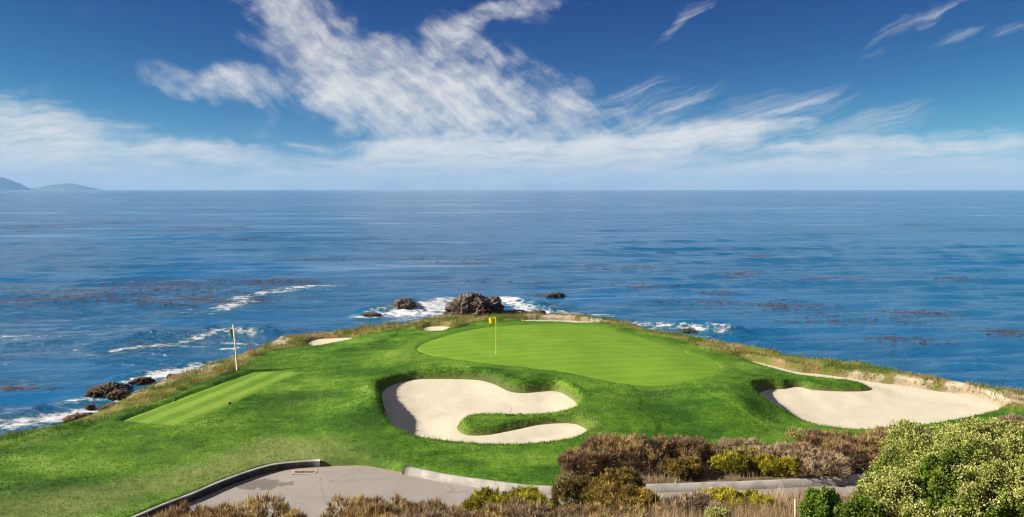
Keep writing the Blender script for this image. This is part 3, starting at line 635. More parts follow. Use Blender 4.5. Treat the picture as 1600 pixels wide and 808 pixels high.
def water_mat():
    m, nt, b = material('sea_water'); p = nt.geo(); q = nt.sep(p); flat = nt.comb(q[0], q[1], 0.0)
    lin = nt.add('ShaderNodeVectorMath', operation='LENGTH'); nt.put(lin.inputs[0], flat); r = lin.outputs['Value']
    # wind lanes and slicks
    lane = nt.noise(nt.mapping(flat, rot=(0, 0, R(4)), sc=(0.35, 1.0, 1)), 0.012, 5.0, 0.6, 0.6)
    lane2 = nt.noise(nt.mapping(flat, rot=(0, 0, R(-6)), sc=(0.25, 1.0, 1)), 0.05, 4.0, 0.55, 0.4)
    lane3 = nt.noise(nt.mapping(flat, rot=(0, 0, R(2)), sc=(0.22, 1.0, 1)), 0.14, 4.0, 0.6, 0.3)
    slick = nt.smooth(nt.m('ADD', nt.m('MULTIPLY', lane, 0.38), nt.m('ADD', nt.m('MULTIPLY', lane2, 0.38), nt.m('MULTIPLY', lane3, 0.24))), 0.485, 0.58)
    kel = nt.attr('kelp'); slick2 = nt.m('MAXIMUM', slick, nt.m('MULTIPLY', kel, 0.8))
    h1 = nt.noise(nt.mapping(flat, rot=(0, 0, R(10)), sc=(0.45, 1.0, 1)), 1.0, 6.0, 0.66, 0.3)
    h2 = nt.noise(nt.mapping(flat, rot=(0, 0, R(-14)), sc=(0.5, 1.0, 1)), 0.16, 3.0, 0.55)
    h3 = nt.noise(nt.mapping(flat, rot=(0, 0, R(3)), sc=(0.4, 1.0, 1)), 0.035, 3.0, 0.55)
    hh = nt.m('ADD', nt.m('MULTIPLY', h1, 1.1), nt.m('ADD', nt.m('MULTIPLY', h2, 1.1), nt.m('MULTIPLY', h3, nt.smooth(r, 100, 900, 0.0, 4.0))))
    st = nt.m('MULTIPLY', nt.m('SUBTRACT', 1.0, nt.m('MULTIPLY', slick2, 0.94)), 1.0)
    bmp = nt.bump(hh, st, 1.0)
    fo = nt.attr('foam')
    lace = nt.add('ShaderNodeTexVoronoi', feature='DISTANCE_TO_EDGE'); nt.put(lace.inputs['Vector'], nt.vm('ADD', flat, nt.vm('SCALE', nt.noise(flat, 0.8, 4.0, col=True), scale=1.6))); nt.put(lace.inputs['Scale'], 0.85)
    lac = nt.smooth(lace.outputs['Distance'], 0.22, 0.0); nz = nt.noise(nt.mapping(flat, sc=(0.7, 1, 1)), 1.1, 7.0, 0.72)
    nz2 = nt.noise(nt.mapping(flat, rot=(0, 0, R(8)), sc=(0.45, 1, 1)), 0.45, 5.0, 0.6)
    f = nt.m('ADD', nt.m('MULTIPLY', fo, 0.82), nt.m('ADD', nt.m('MULTIPLY', nt.m('SUBTRACT', nz, 0.5), 2.2), nt.m('ADD', nt.m('MULTIPLY', nt.m('SUBTRACT', nz2, 0.5), 1.2), nt.m('MULTIPLY', lac, 0.14))))
    f = nt.m('MULTIPLY', nt.smooth(f, 0.50, 0.92), nt.smooth(fo, 0.05, 0.3))
    deep = nt.mix(lane, (0.005, 0.096, 0.235), (0.012, 0.152, 0.325))
    aer = nt.mix(nt.m('MULTIPLY', nt.smooth(fo, 0.1, 0.7), 0.6), deep, (0.03, 0.16, 0.22))
    wat = nt.mix(nt.m('MULTIPLY', kel, 0.30), aer, (0.10, 0.11, 0.15))
    nt.put(b.inputs['Base Color'], nt.mix(f, wat, (0.86, 0.88, 0.90)))
    nt.put(b.inputs['Roughness'], nt.m('ADD', 0.11, nt.m('MULTIPLY', f, 0.7))); nt.put(b.inputs['IOR'], 1.333)
    nt.put(b.inputs['Specular IOR Level'], nt.m('SUBTRACT', 0.48, nt.m('MULTIPLY', f, 0.4)))
    nt.put(b.inputs['Normal'], nt.bump(nt.m('MULTIPLY', f, nz), 0.8, 0.35, bmp))
    return m
so = np_mesh('sea', np.column_stack([SP, SZ]), grid_faces(len(rr), len(th)), water_mat(), True, {'foam': FM, 'kelp': KM})
tag(so, 'deep blue rippled sea reaching to the horizon', kind='structure')

# ------------------------------------------------------------------ blades: grass, twigs and leaves as thin triangles
def blades(base, tip, width, side=None):
    """one tapering triangle per blade"""
    n = len(base); d = tip - base; a = rng.normal(size=(n, 3)) if side is None else side
    s = np.cross(d, a); s /= np.linalg.norm(s, axis=1)[:, None] + 1e-9; s *= np.asarray(width).reshape(-1, 1) * 0.5
    V = np.stack([base - s, base + s, tip], 1).reshape(-1, 3)
    return V, np.arange(n * 3).reshape(-1, 3)
def leaves(pos, d, length, width):
    """one folded diamond (two triangles) per leaf"""
    n = len(pos); a = rng.normal(size=(n, 3)); d = d / (np.linalg.norm(d, axis=1)[:, None] + 1e-9)
    s = np.cross(d, a); s /= np.linalg.norm(s, axis=1)[:, None] + 1e-9
    L = np.asarray(length).reshape(-1, 1); Wd = np.asarray(width).reshape(-1, 1) * 0.5
    mid = pos + d * L * 0.5
    V = np.stack([pos, mid + s * Wd, pos + d * L, mid - s * Wd], 1).reshape(-1, 3)
    return V, np.arange(n * 4).reshape(-1, 4)
def tone_mat(name, stops, rough=0.8, transl=0.25, spec=0.2):
    m, nt, b = material(name); t = nt.attr('tone')
    col = nt.ramp(t, stops); nt.put(b.inputs['Base Color'], col); nt.put(b.inputs['Roughness'], rough); nt.put(b.inputs['Specular IOR Level'], spec)
    if transl:
        tr = nt.add('ShaderNodeBsdfTranslucent'); nt.put(tr.inputs[0], col); mx = nt.add('ShaderNodeMixShader'); mx.inputs[0].default_value = transl
        nt.l.new(b.outputs[0], mx.inputs[1]); nt.l.new(tr.outputs[0], mx.inputs[2]); nt.l.new(mx.outputs[0], nt.n['Material Output'].inputs[0])
    return m
def scatter(n, lo, hi): return rng.uniform(lo, hi, (n, 2))
def grass_obj(name, Pt, hgt, wid, lean, tone, mat, label):
    z, _ = ground(Pt); n = len(Pt); ang = rng.uniform(0, 6.283, n); l = np.abs(rng.normal(0, 1, n)) * lean * hgt
    base = np.column_stack([Pt, z - 0.02]); tip = base + np.column_stack([np.cos(ang) * l + 0.25 * lean * hgt, np.sin(ang) * l, hgt + 0.02])
    V, Fc = blades(base, tip, wid); o = np_mesh(name, V, Fc, mat, False, {'tone': np.repeat(tone, 3)})
    tag(o, label, name.replace('_', ' '), kind='stuff'); return o
# turf blades: the whole mown rough, thicker at the bunker lips
cand = scatter(900000, (-26, 24), (28, 62)); d2 = np.hypot(cand[:, 0], cand[:, 1]); vis = np.abs(cand[:, 0]) < cand[:, 1] * 0.70 + 1
cand = cand[vis & (rng.random(len(cand)) < np.clip((34 / d2[:]) ** 2, 0, 1))]
sdm = sdpoly(cand, mown, None); cand = cand[sdm < 0.1]
sg = sdpoly(cand, green_poly, 4.0); stt = sdpoly(cand, tee_poly, 4.0); sp_ = sdpoly(cand, path_poly, 3.0); sb = np.full(len(cand), 9.0)
for b in BUNK.values(): sb = np.minimum(sb, sdpoly(cand, b['poly'], 3.0))
k = (sdpoly(cand, scrub_poly, 2.0) > 0.0) & (sg > 0.12) & (stt > 0.08) & (sp_ > 0.2) & (sb > 0.03)
cand, sb, sg = cand[k], sb[k], sg[k]; lipk = sstep(0.7, 0.1, sb)
keep = rng.random(len(cand)) < np.where(lipk > 0.05, 1.0, np.where(sg < 1, 0.5, 0.55)); cand, lipk = cand[keep], lipk[keep]
ol = sstep(2.6, 0.4, dline(cand, oliv_line)) * sstep(-3.4, -8, cand[:, 0] + 0.8 * (cand[:, 1] - 29))
tn = np.clip(0.40 + 0.75 * fbm2(cand[:, 0] * .3, cand[:, 1] * .3, 4, 55) + 0.25 * fbm2(cand[:, 0] * 2.2, cand[:, 1] * 2.2, 3, 56) + rng.normal(0, 0.13, len(cand)) + 0.35 * ol, 0, 1)
TURFB = tone_mat('turf_blade', [(0.0, (0.026, 0.085, 0.007)), (0.35, (0.058, 0.150, 0.011)), (0.6, (0.118, 0.235, 0.018)), (0.85, (0.24, 0.31, 0.06)), (1.0, (0.38, 0.36, 0.15))])
grass_obj('turf_grass', cand, rng.uniform(0.03, 0.07, len(cand)) * (1 + 0.9 * lipk), rng.uniform(0.014, 0.030, len(cand)), 0.6, tn, TURFB, 'short green grass blades of the mown headland turf')
# coastal tufts
n0 = 60000; cl = coast[3:-3]; seg = rng.integers(0, len(cl) - 1, n0)
cand = scatter(500000, (-30, 26), (36, 66)); cand = cand[np.abs(cand[:, 0]) < cand[:, 1] * 0.72 + 1]
sm = sdpoly(cand, mown, None); scd = sdpoly(cand, coast, None); sb = np.full(len(cand), 9.0)
for b in BUNK.values(): sb = np.minimum(sb, sdpoly(cand, b['poly'], 3.0))
tuft = fbm2(cand[:, 0] * 1.1, cand[:, 1] * 1.1, 3, 71)
k = (sm > 0.02) & (scd < 0.9) & (sb > 0.02) & (rng.random(len(cand)) < np.clip(0.75 + 1.4 * tuft, 0.08, 1.0)); cand, tuft = cand[k], tuft[k]
if len(cand) > 120000: s_ = rng.choice(len(cand), 120000, replace=False); cand, tuft = cand[s_], tuft[s_]
left_green = sstep(-13.5, -16.5, cand[:, 0]) * sstep(37.5, 33, cand[:, 1])
tn = np.clip(0.55 + 0.75 * fbm2(cand[:, 0] * .45, cand[:, 1] * .45, 3, 73) + rng.normal(0, 0.14, len(cand)) - 0.45 * left_green, 0, 1)
COASTB = tone_mat('coastal_blade', [(0.0, (0.055, 0.13, 0.010)), (0.35, (0.12, 0.19, 0.02)), (0.6, (0.22, 0.20, 0.05)), (0.8, (0.34, 0.24, 0.10)), (1.0, (0.46, 0.35, 0.19))])
grass_obj('coastal_grass', cand, rng.uniform(0.08, 0.22, len(cand)) * (1 + 0.9 * tuft), rng.uniform(0.015, 0.035, len(cand)), 0.5, tn, COASTB, 'tufted green and straw coloured grass along the sea bank')
# dry grass on the hillside in front of the path
cand = np.concatenate([scatter(42000, (1.0, 15.5), (14, 26.0)), scatter(9000, (-12, 16.5), (2, 21.0)), scatter(16000, (1, 26.5), (20, 33))]); cand = cand[(cand[:, 1] < 26) | (sdpoly(cand, scrub_poly, 2.0) < 0.1)]
tuft = fbm2(cand[:, 0] * .9, cand[:, 1] * .9, 3, 81); k = (rng.random(len(cand)) < np.clip(0.6 + tuft, 0.1, 1)) & (sdpoly(cand, path_poly, 3.0) > 0.1); cand, tuft = cand[k], tuft[k]
DRYB = tone_mat('dry_blade', [(0.0, (0.13, 0.085, 0.045)), (0.4, (0.30, 0.20, 0.10)), (0.75, (0.46, 0.34, 0.18)), (1.0, (0.58, 0.47, 0.30))], transl=0.3)
tn = np.clip(0.5 + 0.4 * fbm2(cand[:, 0] * .7, cand[:, 1] * .7, 3, 83) + rng.normal(0, .2, len(cand)), 0, 1)
hg = rng.uniform(0.25, 0.65, len(cand)) * (1 + 0.5 * tuft) * np.where(cand[:, 1] > 25.5, 0.5, np.where(cand[:, 1] > 23, 0.7, 1.0)); tall = rng.random(len(cand)) < 0.004; hg = np.where(tall, hg * 2.0, hg)
grass_obj('dry_grass', cand, hg, rng.uniform(0.010, 0.024, len(cand)), 0.35, tn, DRYB, 'dry straw coloured grass on the slope in front of the path')

# ------------------------------------------------------------------ shrubs
SH = {
 'brown': tone_mat('brown_twig', [(0.0, (0.10, 0.07, 0.05)), (0.35, (0.26, 0.165, 0.085)), (0.65, (0.43, 0.285, 0.13)), (0.88, (0.50, 0.37, 0.14)), (1.0, (0.36, 0.34, 0.10))], transl=0.15),
 'grey': tone_mat('grey_twig', [(0.0, (0.12, 0.085, 0.06)), (0.4, (0.31, 0.215, 0.13)), (0.75, (0.46, 0.345, 0.215)), (1.0, (0.44, 0.34, 0.20))], transl=0.15),
 'tan': tone_mat('tan_twig', [(0.0, (0.14, 0.09, 0.05)), (0.35, (0.34, 0.235, 0.11)), (0.7, (0.56, 0.41, 0.17)), (1.0, (0.66, 0.53, 0.24))], transl=0.2),
 'rust': tone_mat('rust_leaf', [(0.0, (0.09, 0.07, 0.022)), (0.4, (0.21, 0.155, 0.035)), (0.7, (0.33, 0.22, 0.05)), (1.0, (0.44, 0.31, 0.07))], transl=0.2),
 'yellow': tone_mat('yellow_leaf', [(0.0, (0.13, 0.12, 0.012)), (0.4, (0.29, 0.27, 0.02)), (0.75, (0.45, 0.40, 0.03)), (1.0, (0.56, 0.47, 0.06))], transl=0.25),
 'leaf': tone_mat('brush_leaf', [(0.0, (0.065, 0.115, 0.012)), (0.4, (0.15, 0.215, 0.022)), (0.75, (0.25, 0.315, 0.038)), (1.0, (0.36, 0.40, 0.07))], transl=0.3),
 'bright': tone_mat('bright_leaf', [(0.0, (0.07, 0.14, 0.014)), (0.5, (0.15, 0.25, 0.025)), (1.0, (0.27, 0.36, 0.06))], transl=0.3),
 'flower': tone_mat('cream_flower', [(0.0, (0.25, 0.275, 0.06)), (0.4, (0.38, 0.385, 0.105)), (0.8, (0.49, 0.47, 0.16)), (1.0, (0.58, 0.55, 0.26))], transl=0.2),
}
BARK = simple_mat('bark', (0.13, 0.09, 0.06), (0.26, 0.19, 0.14), 12.0, 0.9, 0.4, 40.0)
def dome(n, rx, ry, h, lobes, seed, s0=0.22, s1=0.44):
    """points through the outer half of a lumpy dome, with their outward direction"""
    r = np.random.default_rng(seed); m = lobes
    ang = r.uniform(0, 6.283, m); rad = np.sqrt(r.uniform(0, 1, m)) * 0.78
    C = np.column_stack([np.cos(ang) * rad * rx, np.sin(ang) * rad * ry, h * (0.30 + 0.40 * r.random(m) * (1 - rad * 0.5))])
    S = r.uniform(s0, s1, m); S3 = np.column_stack([S * rx, S * ry, np.minimum(S * h * 1.05, h - C[:, 2])]); S3[:, 2] = np.maximum(S3[:, 2], 0.2 * h)
    q_ = 0.96 * h / (C[:, 2] + S3[:, 2]).max(); C[:, 2] *= q_; S3[:, 2] *= q_
    i = rng.integers(0, m, n); d = rng.normal(size=(n, 3)); d[:, 2] = d[:, 2] * 0.9 + 0.25; d /= np.linalg.norm(d, axis=1)[:, None]
    f = 1 - 0.42 * rng.random(n) ** 1.6
    p = C[i] + d * S3[i] * f[:, None]
    # drop what lies deep inside other lobes
    inside = np.zeros(n)
    for j in range(m):
        q = ((p - C[j]) / S3[j]); inside += (((q ** 2).sum(1) < 0.45) & (i != j))
    k = (inside < 1) & (p[:, 2] > 0.02)
    return p[k], d[k], i[k], C
def stems(loc, C, h, mat, parent, seed):
    r = np.random.default_rng(seed); Vs = []; Fs = []; off = 0
    for c_ in C[:9]:
        b0 = np.array([r.normal(0, .05), r.normal(0, .05), -0.15]); mid = b0 * 0.5 + c_ * 0.5 + r.normal(0, 0.04, 3)
        V, Fq = tube([b0, mid, c_ * 0.98], [0.035 * max(h, .6), 0.022 * max(h, .6), 0.007], 6, False); Vs.append(V); Fs.append(Fq + off); off += len(V)
    o = np_mesh('stem', np.concatenate(Vs), np.concatenate(Fs), mat, True); o.parent = parent
def shrub(cx, wpx, top, D, kind, label, name='scrub_bush', cat='shrub', n=5200, lobes=9, depth=0.9, seed=0, group=None, blade=1.0):
    x = (cx - 800) / F * D / math.cos(0) ; y = D
    dx, dy, dz = ray(cx, top); x = dx / dy * y; zt = CAM_Z + dz / dy * y
    zg = float(ground(np.array([[x, y]]))[0][0]); h = max((zt - zg) * 0.92, 0.25); rx = wpx / F * D * 0.5 * (1.16 if D > 27 else 1.32); ry = rx * depth; off_ = rng.uniform(-0.16, 0.16)
    root = empty(name, (x, y, zg)); tag(root, label, cat, group)
    p, d, i, C = dome(int(n), rx, ry, h, lobes, seed + 100)
    if True:
        lf = kind in ('rust', 'yellow'); up = np.array([0, 0, 1.0]); k = 14; m_ = max(len(p) // k, 20); p = p[:m_]; d = d[:m_]
        ax = d * (0.7 if kind != 'tan' else 0.4) + up * (0.55 if kind != 'tan' else 0.9) + rng.normal(0, 0.22, d.shape); ax /= np.linalg.norm(ax, axis=1)[:, None]
        TL = (0.62 if lf else 1.0) * rng.uniform(0.16, 0.34, m_) * (0.55 + 0.35 * min(h, 1.6)); TL = np.where(rng.random(m_) < 0.08, TL * 1.5, TL)
        root_ = p - ax * TL[:, None] * 0.75
        A_ = np.repeat(ax, k, 0) + rng.normal(0, 0.5 if lf else 0.30, (m_ * k, 3)); A_ /= np.linalg.norm(A_, axis=1)[:, None]; L = np.repeat(TL, k) * rng.uniform(0.65, 1.15, m_ * k)
        base = np.repeat(root_, k, 0) + rng.normal(0, 0.02, (m_ * k, 3)) + A_ * (L * rng.uniform(0.0, 0.35, m_ * k))[:, None]; tip = base + A_ * (L * 0.8)[:, None]
        V, Fc = blades(base, tip, rng.uniform(0.014, 0.030, len(base)) * (1.5 if lf else 1.0) * blade)
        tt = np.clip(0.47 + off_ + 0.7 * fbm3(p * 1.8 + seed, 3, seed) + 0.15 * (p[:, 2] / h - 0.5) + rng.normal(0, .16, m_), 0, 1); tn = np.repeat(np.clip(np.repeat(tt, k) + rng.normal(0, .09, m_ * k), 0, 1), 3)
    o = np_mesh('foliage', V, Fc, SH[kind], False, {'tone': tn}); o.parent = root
    stems(None, C, h, BARK, root, seed)
    return root
def flowering(cx, wpx, top, D, label, seed, n=9000, lobes=16, flower=0.6, depth=0.8, name='flowering_bush', leafkind='leaf', green_side=None):
    dx, dy, dz = ray(cx, top); x = dx / dy * D; zt = CAM_Z + dz / dy * D
    zg = float(ground(np.array([[x, D]]))[0][0]); h = max(zt - zg, 0.3); rx = wpx / F * D * 0.5 * 1.05; ry = rx * depth
    root = empty(name, (x, D, zg)); tag(root, label, 'bush')
    p, d, i, C = dome(int(n * 1.5), rx, ry, h, int(lobes * 2.6), seed + 300, 0.13, 0.28)
    fl = np.clip(flower * 1.12 + 2.1 * fbm3(p * 0.9 + seed * 3.1, 2, seed) + 0.35 * (p[:, 2] / h - 0.55), 0, 1)
    # leaf rosettes
    k = 6; pp = np.repeat(p, k, 0); dd = np.repeat(d, k, 0) * 0.7 + rng.normal(0, 0.75, (len(pp), 3)); L = rng.uniform(0.04, 0.075, len(pp))
    V, Fc = leaves(pp + rng.normal(0, .02, pp.shape), dd, L, L * 0.5)
    tn = np.clip(0.42 + 0.55 * fbm3(p * 1.6, 3, seed + 7) + rng.normal(0, .1, len(p)), 0, 1)
    o = np_mesh('foliage', V, Fc, SH[leafkind], False, {'tone': np.repeat(np.clip(np.repeat(tn, k) + rng.normal(0, .08, len(pp)), 0, 1), 4)}); o.parent = root
    if flower > 0:
        s_ = rng.random(len(p)) < fl; q = p[s_] + d[s_] * 0.03; q = q[:int(len(q) * 0.62)]; dq = d[s_][:len(q)]; k = 22; up = np.array([0, 0, 0.5])
        qq = np.repeat(q, k, 0) + rng.normal(0, 0.042, (len(q) * k, 3)); dd = np.repeat(dq + up, k, 0) + rng.normal(0, 0.6, (len(qq), 3)); L = rng.uniform(0.024, 0.045, len(qq))
        V, Fc = leaves(qq, dd, L, L * 0.85); tn = np.repeat(np.clip(0.5 + rng.normal(0, .16, len(q)), 0, 1), k)
        o = np_mesh('flower_heads', V, Fc, SH['flower'], False, {'tone': np.repeat(np.clip(tn + rng.normal(0, .1, len(tn)), 0, 1), 4)}); o.parent = root
    stems(None, C, h, BARK, root, seed)
    return root

SHRUBS = [
 (905, 78, 692, 27.7, 'brown', 'reddish brown twiggy bush at the left end of the scrub row behind the kerb', 5200),
 (982, 135, 671, 28.6, 'brown', 'largest reddish brown scrub bush, just right of the leftmost one in the row', 9000),
 (1075, 95, 675, 28.9, 'brown', 'brown rounded scrub bush behind the small olive bush by the kerb', 6500),
 (1068, 60, 711, 27.5, 'rust', 'small olive and rust leafy bush against the kerb below the brown bushes', 7000),
 (1155, 110, 684, 29.2, 'grey', 'grey brown scrub bush behind the arching yellow green bush', 6500),
 (1165, 95, 698, 28.0, 'yellow', 'arching yellow green bush among brown scrub behind the kerb', 7000),
 (1228, 42, 704, 27.6, 'yellow', 'small yellow green tuft of leaves beside the bare grey twigs', 3500),
 (1215, 100, 690, 29.4, 'grey', 'low grey brown scrub behind the yellow green tuft', 5500),
 (1285, 120, 672, 30.0, 'brown', 'brown scrub bush at the lower edge of the right bunker', 7000),
 (1275, 130, 703, 28.2, 'grey', 'bare grey twiggy bush standing right above the pale kerb', 8000),
 (1372, 105, 664, 30.3, 'brown', 'tall brown scrub with greenish tips before the right bunker sand', 7000),
 (1345, 70, 690, 28.4, 'brown', 'rusty scrub wedged beside the flowering bush', 5000),
 (1592, 44, 636, 31.0, 'grey', 'grey scrub at the right edge behind the flowering bush', 3500),
 (940, 115, 727, 24.6, 'rust', 'dark olive and rust bush that hangs over the pale kerb', 13000),
 (975, 90, 752, 22.6, 'rust', 'low rusty bush below the olive bush, in front of the path', 8000),
 (290, 110, 781, 21.6, 'tan', 'tan tufted bush nearest the lower end of the dark kerb', 6500),
 (385, 150, 771, 21.9, 'tan', 'wide golden tan tufted bush in front of the asphalt, left of the gap', 9000),
 (450, 70, 792, 21.0, 'brown', 'low brown bush beside the gap in the foreground bushes', 4000),
 (555, 105, 772, 21.5, 'tan', 'golden tan bush just right of the asphalt gap', 7000),
 (630, 90, 768, 21.2, 'brown', 'upright brown twiggy bush in the middle of the foreground row', 7000),
 (678, 60, 766, 20.9, 'tan', 'small tan upright bush left of the yellow green mat', 4500),
 (792, 118, 757, 23.2, 'yellow', 'low bright yellow green mat of leaves below the pale kerb', 11000),
 (845, 50, 776, 21.8, 'yellow', 'small yellow green clump at the right foot of the mat', 4000),
 (735, 85, 781, 20.8, 'tan', 'olive tan bush in front of the yellow green mat', 6000),
 (815, 85, 777, 20.6, 'grey', 'grey dead looking ball of twigs below the yellow green mat', 7000),
 (890, 70, 783, 20.4, 'brown', 'brown twiggy bush between the grey ball and the rusty bush', 5000),
 (1082, 85, 762, 21.6, 'grey', 'thin grey twiggy bush among the dry grass', 4500),
 (1140, 66, 756, 23.4, 'yellow', 'small golden yellow bush below the kerb in the dry grass', 5500),
 (1195, 34, 768, 22.8, 'yellow', 'tiny golden clump right of the golden yellow bush', 1800),
 (238, 80, 796, 21.0, 'brown', 'brown bush in front of the lowest visible part of the dark kerb', 4500),
 (335, 110, 786, 20.6, 'brown', 'dark brown bush at the foot of the wide golden tan one', 5500),
 (590, 110, 786, 20.3, 'tan', 'tan bush at the bottom edge below the upright brown bush', 6000),
 (520, 60, 790, 20.8, 'tan', 'small golden tan bush on the right side of the asphalt gap', 3500),
 (668, 110, 788, 20.0, 'grey', 'grey brown bush at the bottom edge below the small tan bush', 6000),
 (760, 120, 794, 19.6, 'brown', 'dark brown bush at the bottom edge below the olive tan one', 6000),
 (860, 120, 796, 19.4, 'grey', 'grey twiggy bush at the bottom edge right of the dead ball', 6000),
 (950, 110, 786, 20.0, 'brown', 'reddish brown bush at the bottom edge below the low rusty bush', 6000),
 (1020, 80, 775, 22.0, 'brown', 'brown bush at the left edge of the dry grass slope', 4500),
]
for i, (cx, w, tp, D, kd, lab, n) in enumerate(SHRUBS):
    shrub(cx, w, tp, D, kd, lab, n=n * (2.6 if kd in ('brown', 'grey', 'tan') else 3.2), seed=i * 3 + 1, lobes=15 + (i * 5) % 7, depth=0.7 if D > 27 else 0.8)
flowering(1545, 350, 655, 15.2, 'largest cream flowering bush filling the lower right corner', 1, 15000, 26, 0.75)
flowering(1428, 160, 684, 15.8, 'cream flowering bush forming the left shoulder of the large one', 2, 6500, 14, 0.6)
flowering(1402, 145, 734, 13.6, 'pale flowering bush low in front of the left shoulder', 3, 6500, 14, 0.62)
flowering(1478, 110, 700, 13.6, 'green bush with few flowers in the middle of the flowering bushes', 5, 5000, 12, 0.15)
flowering(1292, 85, 762, 13.4, 'bright green leafy bush left of the flowering bushes', 4, 4200, 10, 0.0, name='leafy_bush', leafkind='bright')
flowering(1560, 120, 722, 13.0, 'dark green leafy bush in front of the largest flowering bush', 6, 5200, 12, 0.05, name='leafy_bush')
flowering(1475, 130, 772, 12.4, 'pale yellow flowering bush at the bottom edge on the right', 8, 4500, 12, 0.5)
flowering(1348, 85, 776, 12.8, 'small cream flowering bush between the bright green bush and the pale one', 11, 3800, 10, 0.65)
flowering(1122, 50, 797, 17.5, 'small pale flowering sprig at the bottom edge in the dry grass', 9, 700, 6, 0.8)

# ------------------------------------------------------------------ sea rocks
def rock_mat(name, c0, c1, c2):
    m, nt, b = material(name); p = nt.geo()
    n = nt.noise(nt.vm('MULTIPLY', p, (1.0, 1.0, 0.45)), 1.6, 8.0, 0.7); n2 = nt.noise(p, 0.5, 3.0)
    col = nt.ramp(nt.m('ADD', nt.m('MULTIPLY', n, 0.75), nt.m('MULTIPLY', n2, 0.3)), [(0.36, c0), (0.52, c1), (0.70, c2)])
    nt.put(b.inputs['Base Color'], col); nt.put(b.inputs['Roughness'], 0.75); nt.put(b.inputs['Normal'], nt.bump(n, 1.0, 0.5)); return m
RK = rock_mat('sea_rock_brown', (0.035, 0.026, 0.020), (0.135, 0.098, 0.072), (0.40, 0.27, 0.175))
RKW = rock_mat('weedy_rock', (0.022, 0.016, 0.010), (0.075, 0.050, 0.022), (0.19, 0.115, 0.045))
def sea_rock(cx, base, wpx, hpx, label, seed, mat=RK, depth=0.8, sub=6, crag=0.34, sink=0.25, name='sea_rock', lean=0.0, flat=0.7):
    q = at(cx, base, 0.0); D = q[1]; sx = wpx / F * D * 0.5; sz = hpx / F * D * 1.0; sy = sx * depth
    bm = bmesh.new(); bmesh.ops.create_icosphere(bm, subdivisions=sub, radius=1.0)
    V = np.array([v.co[:] for v in bm.verts]); Fc = np.array([[v.index for v in f.verts] for f in bm.faces]); bm.free()
    U = np.sign(V) * np.abs(V) ** flat
    n = fbm3(U * 1.7 + seed * 7.7, 4, seed, 0.55, True) - 0.55; n3 = fbm3(U * 1.1 + seed * 2.3, 2, seed + 9)
    # broken blocks and columns
    rot = np.array([[0.83, -0.48, 0.28], [0.50, 0.86, -0.02], [-0.23, 0.16, 0.96]]); wob = fbm3(U * 2.2 + seed, 2, seed + 3)[:, None] * 0.35
    def cell(sc): q_ = np.floor((U @ rot.T + wob) * np.array(sc)); return _hash(q_[:, 0] + seed, q_[:, 1], q_[:, 2]) - 0.5
    blk = 0.5 * cell((2.6, 2.6, 1.5)) + 0.32 * cell((5.5, 5.5, 2.6)) + 0.18 * cell((11, 11, 6)) 
    n2 = fbm3(U * np.array([9, 9, 4.0]) + seed, 3, seed + 5, 0.6, True) - 0.55
    U = U * (1 + crag * n * 1.3 + crag * 1.5 * blk + crag * 0.7 * n2 + 0.2 * n3)[:, None]
    U[:, 2] = U[:, 2] / U[:, 2].max(); U[:, 0] = U[:, 0] / np.abs(U[:, 0]).max()
    up = U[:, 2] * (1 + sink); X = np.column_stack([U[:, 0] * sx + lean * np.maximum(up, 0) * sx, U[:, 1] * sy, np.where(U[:, 2] > 0, U[:, 2] * sz, U[:, 2] * sz * 0.5)])
    o = np_mesh(name, X, Fc, mat, False); o.location = (q[0], D, 0); tag(o, label, 'rock', 'rocks in the sea'); return o
sea_rock(744, 494, 106, 39, 'large craggy brown rock standing in the surf beyond the green', 3, sub=7, crag=0.40, depth=0.7, lean=-0.08)
sea_rock(633, 483, 42, 18, 'smaller craggy rock left of the large one, amid surf', 8, crag=0.32)
sea_rock(805, 494, 70, 8, 'low brown ledge at the right foot of the large rock', 12, crag=0.35, flat=0.9)
sea_rock(840, 492, 30, 8, 'small dark rock right of the low ledge', 15)
sea_rock(868, 462, 34, 5, 'dark wet rock awash beyond the surf on the right', 18, RKW, flat=.9)
sea_rock(580, 492, 34, 3, 'flat dark rock awash at the left end of the surf', 21, RKW, flat=.9)
sea_rock(1073, 517, 46, 5, 'dark rock under the breaking wave right of the green', 24, RKW, flat=.9)
sea_rock(168, 611, 64, 11, 'long weedy brown rock, largest of the shore rocks by the tee', 31, RKW, 0.9, flat=.95, crag=0.5)
sea_rock(222, 598, 36, 10, 'weedy dark rock at the upper end of the shore rocks', 34, RKW, crag=0.48)
sea_rock(187, 619, 36, 9, 'low dark rock just below the largest shore rock', 37, RKW)
sea_rock(141, 637, 16, 6, 'very small round rock between the shore rocks', 40, RKW)
sea_rock(172, 640, 36, 9, 'dark rock touching the grassy bank by the tee', 43, RKW)
sea_rock(122, 662, 56, 16, 'rusty orange brown shore rock, nearest of all on the left', 46, rock_mat('rusty_rock', (0.05, 0.025, 0.012), (0.16, 0.075, 0.022), (0.33, 0.17, 0.05)), 0.9)
sea_rock(268, 589, 16, 5, 'tiny dark rock in the surf under the left bank', 49, RKW)

